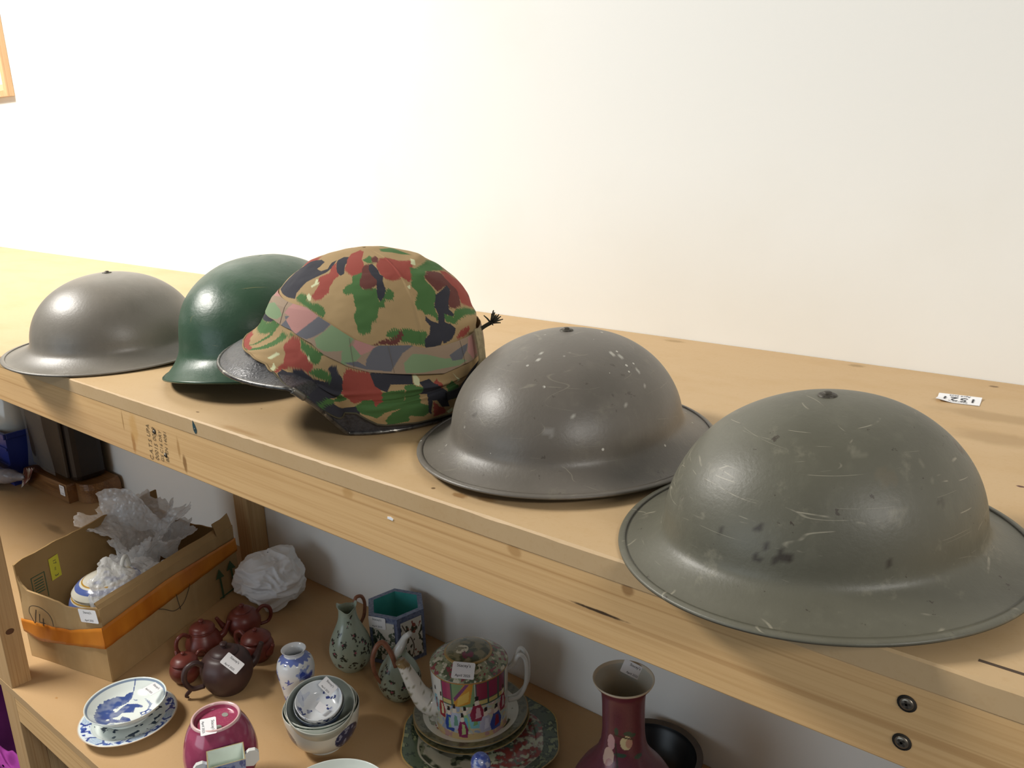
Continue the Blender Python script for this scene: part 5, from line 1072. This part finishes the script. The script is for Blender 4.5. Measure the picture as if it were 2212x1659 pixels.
# --- tall crimson vase
c = (-.539, .844); fc = facing(c); VZ = .317
t0 = thing('crimson_vase', 'tall crimson vase painted with peaches, paper label inside its flared mouth', 'vase', (*c, ZL))
o, p = lathe_obj('vase_body', [(.0001, .004), (.048, .004), (.050, 0), (.053, .003), (.056, .02), (.070, .060), (.0790, .095), (.0800, .120), (.074, .146), (.0600, .172), (.0440, .192), (.0330, .212), (.0290, .235), (.0285, .262), (.0290, .288), (.0315, .302), (.0385, .312), (.0410, VZ), (.0400, VZ+.0008), (.0365, .312), (.0285, .300), (.0250, .285), (.0245, .25), (.030, .20), (.05, .17), (.0001, .10)], t0, '#64263a', seg=220, sub=9, mat=M('crimson_sgraffito', attr=True, rough=0.32, spec=0.5, coat=0.15, bump=(900, .12, .0006)))
outm = p.k < p.n*.68; uu = wrap(p.a-fc)*.030; z = p.z
p.where(outm & (np.abs(fbm(p.V, 240, 2, 2)) < .1), '#571d31', .5)
rim = (p.k >= p.n*.66) | (z > VZ-.003); p.where(rim, '#b9bab0'); p.where(np.abs(z-VZ) < .0025, '#cfc6b2')
def ell(cx, cz, a, b, col, al=1.0, mk=None): 
    m = outm & (((uu-cx)/a)**2+((z-cz)/b)**2 < 1); p.where(m if mk is None else m & mk, col, al)
ell(.004, .238, .0085, .0105, '#cfc49a'); ell(.008, .237, .005, .007, '#a8505c', .6); ell(-.018, .235, .006, .012, '#c9a0a4'); ell(-.020, .214, .008, .012, '#d0b2a4'); ell(-.017, .205, .005, .007, '#a85460', .5)
for cx, cz, a, b in ((.006, .252, .006, .0035), (.013, .249, .005, .003), (-.010, .254, .003, .006), (-.004, .220, .008, .003), (.020, .216, .006, .003)): ell(cx, cz, a, b, '#2f4a3c')
br = np.abs(z-(.246-.25*(uu-.002)-6*(uu-.002)**2)); p.where(outm & (br < .0012) & (np.abs(uu) < .014), '#3c2a26'); br2 = np.abs(uu+.006+.5*(z-.20)*.3); p.where(outm & (br2 < .0011) & (z < .236) & (z > .15), '#3c2a26')
for k in range(5):
    a0 = fc-1.0+k*.55; d = wrap(p.a-a0)*.07; m = outm & (d**2/.018**2+((z-.10-.02*(k % 2)))**2/.02**2 < 1); p.where(m, '#c9b08c' if k % 2 else '#b98a8c')
p.done()
label(t0, [[-.5563, .8732, -.3931], [-.5257, .8861, -.4043], [-.5296, .8742, -.4203], [-.5569, .8645, -.4072]], (*c, ZL))

# --- dark shallow bowl by the wall
c = (-.597, 1.012)
t0 = thing('dark_bowl', 'dark shallow bowl with brown rim by the wall behind the crimson vase', 'bowl', (*c, ZL))
lathe('bowl_body', [(.0001, .003), (.040, .003), (.042, 0), (.046, .002), (.060, .020), (.074, .042), (.082, .058), (.0835, .0615), (.082, .0625), (.0735, .0600)], M('brown_lacquer', '#4a3a28', 0.45, var=[('#382a1c', 40, .4, .7, .7)]), t0, 120, 6)
lathe('bowl_lining', [(.0735, .0600), (.070, .050), (.055, .024), (.036, .010), (.0001, .008)], M('black_lacquer', '#1e1f20', 0.35), t0, 120, 6)

# --- white bowl at the bottom edge and blue jar
c = (-.921, .636)
t0 = thing('white_bowl', 'plain white porcelain bowl at the bottom edge, in front of the nested bowls', 'bowl', (*c, ZL))
o, p = lathe_obj('bowl_body', bowl_prof(.088, .062, .040, .003), t0, '#d3d9d3', seg=160, sub=8); p.done()
c = (-.7346, .7661)
t0 = thing('covered_jar', 'blue and white covered jar with round blue finial, in front of the lobed dish', 'jar', (*c, ZL))
o, p = lathe_obj('jar_body', [(.0001, .002), (.028, .002), (.030, 0), (.033, .004), (.048, .035), (.050, .060), (.044, .082), (.034, .090), (.032, .094)], t0, '#dfe2e2', seg=140, sub=8)
p.where(fbm(p.V, 60, 3, 1) > .15, '#5468ac'); p.where(fbm(p.V, 60, 3, 1) > .4, '#2f428e'); p.done()
o, p = lathe_obj('lid', [(.034, .0925), (.0385, .094), (.0390, .0965), (.034, .102), (.022, .110), (.010, .1145), (.0085, .118)], t0, '#d6dae0', seg=140, sub=8)
p.where(fbm(p.V, 70, 3, 4) > .05, '#7484bc'); p.where(fbm(p.V, 70, 3, 4) > .35, '#3c4e98'); p.done(); lidob = o
o, p = lathe_obj('finial', [(.0070, .1165), (.0085, .1195), (.0130, .1255), (.0146, .1345), (.0130, .1435), (.0075, .1495), (.0001, .1512)], lidob, '#4456a0', seg=80, sub=8)
p.where(fbm(p.V, 130, 2, 3) > .1, '#5c70b4'); p.where(fbm(p.V, 130, 2, 3) > .4, '#a9b2d0'); p.done()

# ------------------------------------------------------------------ things in and beside the cardboard box
bc = (-1.708, .690)
t0 = thing('porcelain_tureen', 'white porcelain tureen with blue and gold bands inside the cardboard box, half under bubble wrap', 'tureen', (*bc, ZL+.0045)); fc = facing(bc)
o, p = lathe_obj('body', [(.0001, .002), (.040, .002), (.044, 0), (.050, .004), (.072, .040), (.082, .078), (.080, .110), (.070, .128), (.066, .130)], t0, '#d6d3c4', seg=160, sub=8)
uu = wrap(p.a-fc); p.where((p.z > .088) & (p.z < .100), '#7e8086'); p.where((p.z > .108) & (p.z < .122), '#5d6fa6'); p.where((np.abs(p.z-.104) < .0016) | (np.abs(p.z-.125) < .0012), '#b08a3c'); p.where((p.z < .085) & (fbm(p.V, 45, 2, 3) > .45), '#6b6f80'); p.done()
o, p = lathe_obj('lid', [(.067, .1295), (.072, .131), (.071, .134), (.060, .146), (.040, .156), (.018, .162), (.0001, .164)], t0, '#d9d6c8', seg=160, sub=8)
p.where((p.r > .054) & (p.r < .064), '#5568a8'); p.where((p.r > .047) & (p.r < .050), '#b58c38'); p.where((p.r < .040) & (fbm(p.V, 50, 2, 2) > .25), '#6878b0'); p.done()
ha = fc+1.9
tube('lid_handle', [rp(ha, .030, .156), rp(ha+.1, .036, .172), rp(ha+.2, .044, .178), rp(ha+.3, .052, .172), rp(ha+.3, .056, .150)], .0045, WS, o, 10, 6)
# bubble wrap
BW = bpy.data.materials.new('bubble_wrap'); t = NT(BW)
t.b.inputs['Base Color'].default_value = (0.93, 0.95, 0.97, 1); t.b.inputs['Roughness'].default_value = 0.13; t.b.inputs['Specular IOR Level'].default_value = 0.8
vo = t.add('ShaderNodeTexVoronoi'); t.link(t.coords(), vo.inputs['Vector']); vo.inputs['Scale'].default_value = 120
t.bump(t.math('SUBTRACT', 0.6, vo.outputs['Distance']), 0.8, 0.003)
tr = t.add('ShaderNodeBsdfTransparent'); ml = t.add('ShaderNodeMixShader'); tl_ = t.add('ShaderNodeBsdfTranslucent'); tl_.inputs[0].default_value = (0.93, 0.95, 0.98, 1); ad = t.add('ShaderNodeMixShader'); ad.inputs[0].default_value = 0.4
t.link(t.b.outputs[0], ad.inputs[1]); t.link(tl_.outputs[0], ad.inputs[2]); ml.inputs[0].default_value = 0.74
t.link(tr.outputs[0], ml.inputs[1]); t.link(ad.outputs[0], ml.inputs[2]); out = [n for n in t.n if n.type == 'OUTPUT_MATERIAL'][0]; t.link(ml.outputs[0], out.inputs[0])
bw = thing('bubble_wrap', 'crumpled clear bubble wrap spilling up out of the cardboard box', 'bubble wrap', (-1.735, .80, ZL+.08)); wl = (-1.735, .80, ZL+.08)
def crumple(P, amp, sc, s): 
    D = np.stack([fbm(P, sc, 3, s+k*11) for k in range(3)], -1); return P+D*amp
# lumpy sheet lying over the near half of the tureen
d3 = np.array([dAB[0], dAB[1], 0]); n3_ = np.array([nR[0], nR[1], 0]); c3 = np.array([bc[0], bc[1], 0])
U, Vv = np.meshgrid(np.linspace(0, 1, 110), np.linspace(0, 1, 80), indexing='ij')
uu_ = -.098+.255*U; ww = np.clip(-.020-.58*uu_+.008*np.sin(U*23)+.005*np.sin(U*51), -.112, .060)*(1-Vv)+.076*Vv
P = c3+d3*uu_[..., None]+n3_*ww[..., None]
rad_ = np.hypot(uu_, ww)
P[..., 2] = ZL+np.maximum(.150-.06*np.maximum(-.075-uu_, 0)/.02-.05*sm((uu_-.09)/.06), .186-2.0*rad_**1.5)
P = crumple(P, np.array([.003, .003, .010]), 30, 3); P = crumple(P, np.array([.001, .001, .0035]), 80, 5)
grid('wrap_sheet', P, BW, bw, False, True, False, wl)
# sheets rising from the middle of the box and folding over: ragged ruffles
def ruffle(c0, r0, r1, h1, a0, a1, seed, amp, n=150, m=70, lean=(0, 0), curl=0.0):
    A, T = np.meshgrid(np.linspace(a0, a1, n), np.linspace(0, 1, m), indexing='ij')
    rr = r0+(r1-r0)*T**1.5; rr = rr*(1+.16*np.sin(A*4+seed)*T+.09*np.sin(A*9+seed*2)*T)
    edge = 1+.09*fbm(np.stack([A*3, 0*A, 0*A], -1), 2.2, 3, seed)*sm((T-.6)/.4)
    hh_ = (h1*(T-curl*T**3)+.010*np.sin(A*3+seed)*T)*edge
    P = np.stack([c0[0]+rr*edge*np.cos(A)+lean[0]*T**2, c0[1]+rr*edge*np.sin(A)+lean[1]*T**2, c0[2]+hh_], -1)
    P = crumple(P, amp, 13, seed); P = crumple(P, amp*.35, 45, seed+1); return crumple(P, amp*.15, 110, seed+2)
fcw = facing((-1.75, .84))
rv = np.array([.65, .76, 0]); bk = np.array([-.76, .65, 0])
c0 = np.array([-1.790, .800, ZL+.115])
grid('wrap_sheet', ruffle(c0+rv*.012-np.array([0, 0, .04]), .024, .052, .145, fcw-1.7, fcw+1.7, 2, .008, curl=.25), BW, bw, False, True, False, wl)
grid('wrap_sheet', ruffle(c0-rv*.010-bk*.016-np.array([0, 0, .05]), .022, .036, .140, fcw-2.2, fcw+1.4, 7, .008, curl=.2), BW, bw, False, True, False, wl)
grid('wrap_sheet', ruffle(c0+bk*.02+np.array([0, 0, .01]), .03, .105, .105, fcw+1.0, fcw+5.0, 5, .010, curl=.1), BW, bw, False, True, False, wl)
grid('wrap_sheet', ruffle(c0+rv*.055+bk*.015, .02, .062, .085, fcw-1.2, fcw+3.6, 9, .009, curl=.3), BW, bw, False, True, False, wl)
# corner of the wrap standing up at the back
U, T = np.meshgrid(np.linspace(-1, 1, 60), np.linspace(0, 1, 60), indexing='ij')
P = (c0+bk*.055+np.array([0, 0, .055]))+rv*(U*.070*(1-.45*T)-.055*T)[..., None]+bk*(.02*T)[..., None]
P[..., 2] += .105*T-.012*U**2; P = crumple(P, .006, 16, 21); P = crumple(P, .003, 60, 23)
grid('wrap_sheet', P, BW, bw, False, True, False, wl)

# white crumpled tissue bundle
wc = np.array([-1.578, .990, ZL]); t0 = thing('tissue_bundle', 'white crumpled tissue paper bundle on the lower shelf beside the rear post', 'tissue paper', tuple(wc))
A, B = np.meshgrid(np.linspace(0, 2*PI, 220, endpoint=False), np.linspace(.02, PI-.02, 130), indexing='ij')
D = np.stack([np.sin(B)*np.cos(A), np.sin(B)*np.sin(A), np.cos(B)], -1)
f1 = vn(D*np.array([1, 1, 1.2]), 1.5, 5); f2 = 1-np.abs(vn(D*np.array([.7, .7, 1.7])+.35*f1[..., None], 1.35, 9)); f3 = 1-np.abs(vn(D*np.array([1, 1, 1.5])+.3*f1[..., None], 2.4, 12))
fr_ = np.array([math.cos(facing(wc)+PI/2), math.sin(facing(wc)+PI/2), 0])
R_ = 1+.12*f1+.16*(f2**2-.5)+.11*(f3**3-.4)+.03*((1-np.abs(vn(D*np.array([1, 1, 2.])+.4*f1[..., None], 4.5, 4)))**3)+.006*vn(D, 12, 3)
R_ = R_+.30*np.clip((D@fr_)-.35, 0, 1)*np.clip(D[..., 2]-.0, 0, 1)*2
P = D*R_[..., None]*np.array([.074, .070, .066]); P[..., 2] += .060; P[..., 2] = np.where(P[..., 2] < .001, .001, P[..., 2])
TIS = M('tissue_paper', '#e6e8ea', 0.8, spec=0.2, bump=(45, .2, .002))
grid('paper_wrap', P, TIS, t0, True)

# ------------------------------------------------------------------ far left of the lower shelf
WD = pine('dark_stained_wood', 0, '#6d4a2a', '#4e321a', (), 0.35)
pl0 = (-2.72, 1.03, ZL)
t0 = thing('wooden_plinth', 'brown varnished wooden plinth with small white label at the back of the lower shelf', 'wooden base', pl0)
V, F = [], []
outl = [(-2.835, .953), (-2.559, .964)]+[(-2.545+.055*math.sin(a), 1.045-.055*math.cos(a)+.0) for a in np.linspace(-.3, PI*.5, 8)]+[(-2.50, 1.098), (-2.835, 1.098)]
k = len(outl)
lv = [(1.0, ZL+.0005), (1.0, ZL+.040), (.985, ZL+.052), (.965, ZL+.058)]
cxp, cyp = -2.72, 1.03
V = [(cxp+(x-cxp)*s, cyp+(y-cyp)*s, z) for s, z in lv for x, y in outl]
F = [[l*k+i, l*k+(i+1) % k, (l+1)*k+(i+1) % k, (l+1)*k+i] for l in range(3) for i in range(k)]+[list(range(k))[::-1], [3*k+i for i in range(k)]]
mesh('plinth_body', V, F, WD, t0, False, pl0)
label(t0, [[-2.603, .9615, -.6640], [-2.573, .9625, -.6640], [-2.573, .9625, -.6960], [-2.603, .9615, -.6960]], pl0, (("Stacey's", 0.8, 0.14), ("April 2025", 0.2, 0.12)), pmat=MAT['faint_ink'])
# dark leather case standing on the plinth in a clear plastic sleeve
cl = (-2.69, 1.035, ZL+.058)
t0 = thing('leather_case', 'tall dark brown leather case in a clear plastic sleeve, standing on the wooden plinth', 'case', cl)
LEA = M('dark_leather', '#211813', 0.5, var=[('#17110d', 25, .4, .7, .7)], bump=(160, .2, .001))
box('case_body', (-2.828, .990, ZL+.0585), (-2.545, 1.085, -.20), LEA, t0, .018, cl)
box('case_front', (-2.815, .978, ZL+.070), (-2.575, .992, -.215), M('case_front_panel', '#2b2119', 0.5, var=[('#1e1712', 12, .4, .7, .7)]), t0, .006, cl)
CLR = bpy.data.materials.new('clear_plastic'); t = NT(CLR); t.b.inputs['Base Color'].default_value = (.75, .75, .73, 1); t.b.inputs['Roughness'].default_value = .25
t.bump(t.noise(t.coords(), 14, 3), .5, .01)
tr = t.add('ShaderNodeBsdfTransparent'); ml = t.add('ShaderNodeMixShader'); ml.inputs[0].default_value = .10; t.link(tr.outputs[0], ml.inputs[1]); t.link(t.b.outputs[0], ml.inputs[2]); t.link(ml.outputs[0], [n for n in t.n if n.type == 'OUTPUT_MATERIAL'][0].inputs[0])
U, T = np.meshgrid(np.linspace(0, 1, 40), np.linspace(0, 1, 50), indexing='ij')
P = np.stack([-2.826+.190*U-.02*(1-T)*U, .972+.006*np.sin(U*7+T*3)+.008*np.sin(T*6+U*2), ZL+.062+.40*T+.012*np.sin(U*3.1)*(1-T)-.0*T], -1); P[..., 1] -= .006
grid('plastic_sleeve', P, CLR, t0, False, True, False, cl)
# blue plastic crate with a round white vase in it
cl = (-3.02, .995, ZL)
t0 = thing('blue_crate', 'blue plastic crate at the left end of the lower shelf', 'crate', cl)
BLU = M('blue_plastic', '#26388e', 0.35, var=[('#1c2c76', 10, .4, .7, .5)])
x0, x1, y0, y1, z0, z1 = -3.20, -2.852, .925, 1.065, ZL+.0006, -.545
th_ = .004
box('crate_floor', (x0, y0, z0), (x1, y1, z0+.005), BLU, t0, 0, cl)
for lo, hi in (((x0, y0, z0), (x1, y0+th_, z1)), ((x0, y1-th_, z0), (x1, y1, z1)), ((x0, y0+th_, z0), (x0+th_, y1-th_, z1)), ((x1-th_, y0+th_, z0), (x1, y1-th_, z1))):
    box('crate_wall', (lo[0], lo[1], lo[2]+.005), hi, BLU, t0, 0, cl)
for lo, hi in (((x0-.008, y0-.008, z1-.016), (x1+.008, y0, z1+.002)), ((x0-.008, y1, z1-.016), (x1+.008, y1+.008, z1+.002)), ((x1, y0, z1-.016), (x1+.008, y1, z1+.002))):
    box('crate_rim', lo, hi, BLU, t0, .002, cl)
for z in (-.60, -.655): box('crate_rib', (x0, y0-.004, z), (x1, y0, z+.008), BLU, t0, .001, cl)
vc_ = (-2.948, .992); vl = (*vc_, z0+.0055)
t0 = thing('white_vase', 'round white glazed vase standing in the blue crate', 'vase', vl)
lathe('vase_body', [(.0001, .002), (.036, .002), (.038, 0), (.044, .012), (.054, .06), (.059, .12), (.059, .18), (.052, .23), (.040, .27), (.028, .30), (.026, .33), (.032, .345), (.030, .346), (.022, .33), (.022, .30)], M('pale_glaze', '#c9cbc4', 0.15, coat=.4), t0, 96, 6)
# red and white patterned packet and grey carrier bag beside the crate
pk = (-2.76, .94, ZL)
t0 = thing('paper_packet', 'red and white paper packet lying by the blue crate', 'packet', pk)
U, T = np.meshgrid(np.linspace(0, 1, 40), np.linspace(0, 1, 16), indexing='ij')
P = np.stack([-2.815+.085*U, .930+.016*T, ZL+.058+.022*U+.004*np.sin(U*26)*T-.056*(1-T)*(1-.5*U)], -1)
Pk = P.copy(); Pk[..., 1] += .002
o = grid('packet_sheet', np.concatenate([P, Pk[:, ::-1], P[:, :1]], 1), M('packet_print', attr=True, rough=.6), t0, False, True, False, pk)
p = Paint(o, '#8c5a52'); p.where(fbm(p.V*np.array([1, 1, .4]), 120, 2, 3) > .1, '#cfc4ba'); p.done()
gl = (-2.9, .86, ZL)
t0 = thing('carrier_bag', 'crumpled grey plastic bag at the left edge of the lower shelf', 'bag', gl)
U, T = np.meshgrid(np.linspace(0, 1, 70), np.linspace(0, 2*PI, 48), indexing='ij')
rr_ = .052*(1-U)**.7+.0025
P = np.stack([-3.02+.30*U+.0*T, .855+.055*U**1.5+rr_*np.cos(T)*.8, ZL+.048+.018*U**2+rr_*np.sin(T)*(1+.1*np.sin(U*9))], -1)
P = crumple(P, np.array([.008, .006, .005]), 22, 4); P[..., 2] = np.maximum(P[..., 2], ZL+.0008)
o = grid('bag_sheet', P, M('grey_plastic', '#7d7b80', 0.35, var=[('#5f5d64', 14, .4, .7, .7)]), t0, False, True, False, gl)

# ------------------------------------------------------------------ purple cloth under the shelf
PUR = M('purple_velvet', '#5e1f54', 0.85, spec=.15, var=[('#451540', 6, .4, .7, .6)])
cl = (-2.4, .68, ZF)
t0 = thing('purple_cloth', 'purple cloth hanging behind the legs under the lower shelf', 'cloth', cl)
U, T = np.meshgrid(np.linspace(0, 1, 160), np.linspace(0, 1, 30), indexing='ij')
P = np.stack([-3.8+2.9*U, .68+.035*np.sin(U*58)+.015*np.sin(U*131+1), ZF+.002+.80*T], -1); P = crumple(P, .006, 9, 3)
P[..., 2] = np.maximum(P[..., 2], ZF+.001)
grid('cloth_sheet', P, PUR, t0, False, True, False, cl)
cl = (-2.16, .545, ZF)
t0 = thing('magenta_cloth', 'bundled magenta cloth at the bottom left corner beside the front post', 'cloth', cl)
A, B = np.meshgrid(np.linspace(0, 2*PI, 90, endpoint=False), np.linspace(.02, PI/2, 40), indexing='ij')
D = np.stack([np.sin(B)*np.cos(A), np.sin(B)*np.sin(A), np.cos(B)], -1)
P = D*(1+.18*fbm(D, 2.2, 3, 3))[..., None]*np.array([.30, .07, .400]); P[..., 2] = np.maximum(P[..., 2], 0.001)
grid('cloth_heap', P, M('magenta_cloth', '#9a3f92', 0.8, spec=.15, var=[('#7a2c74', 10, .4, .7, .6)]), t0, True)
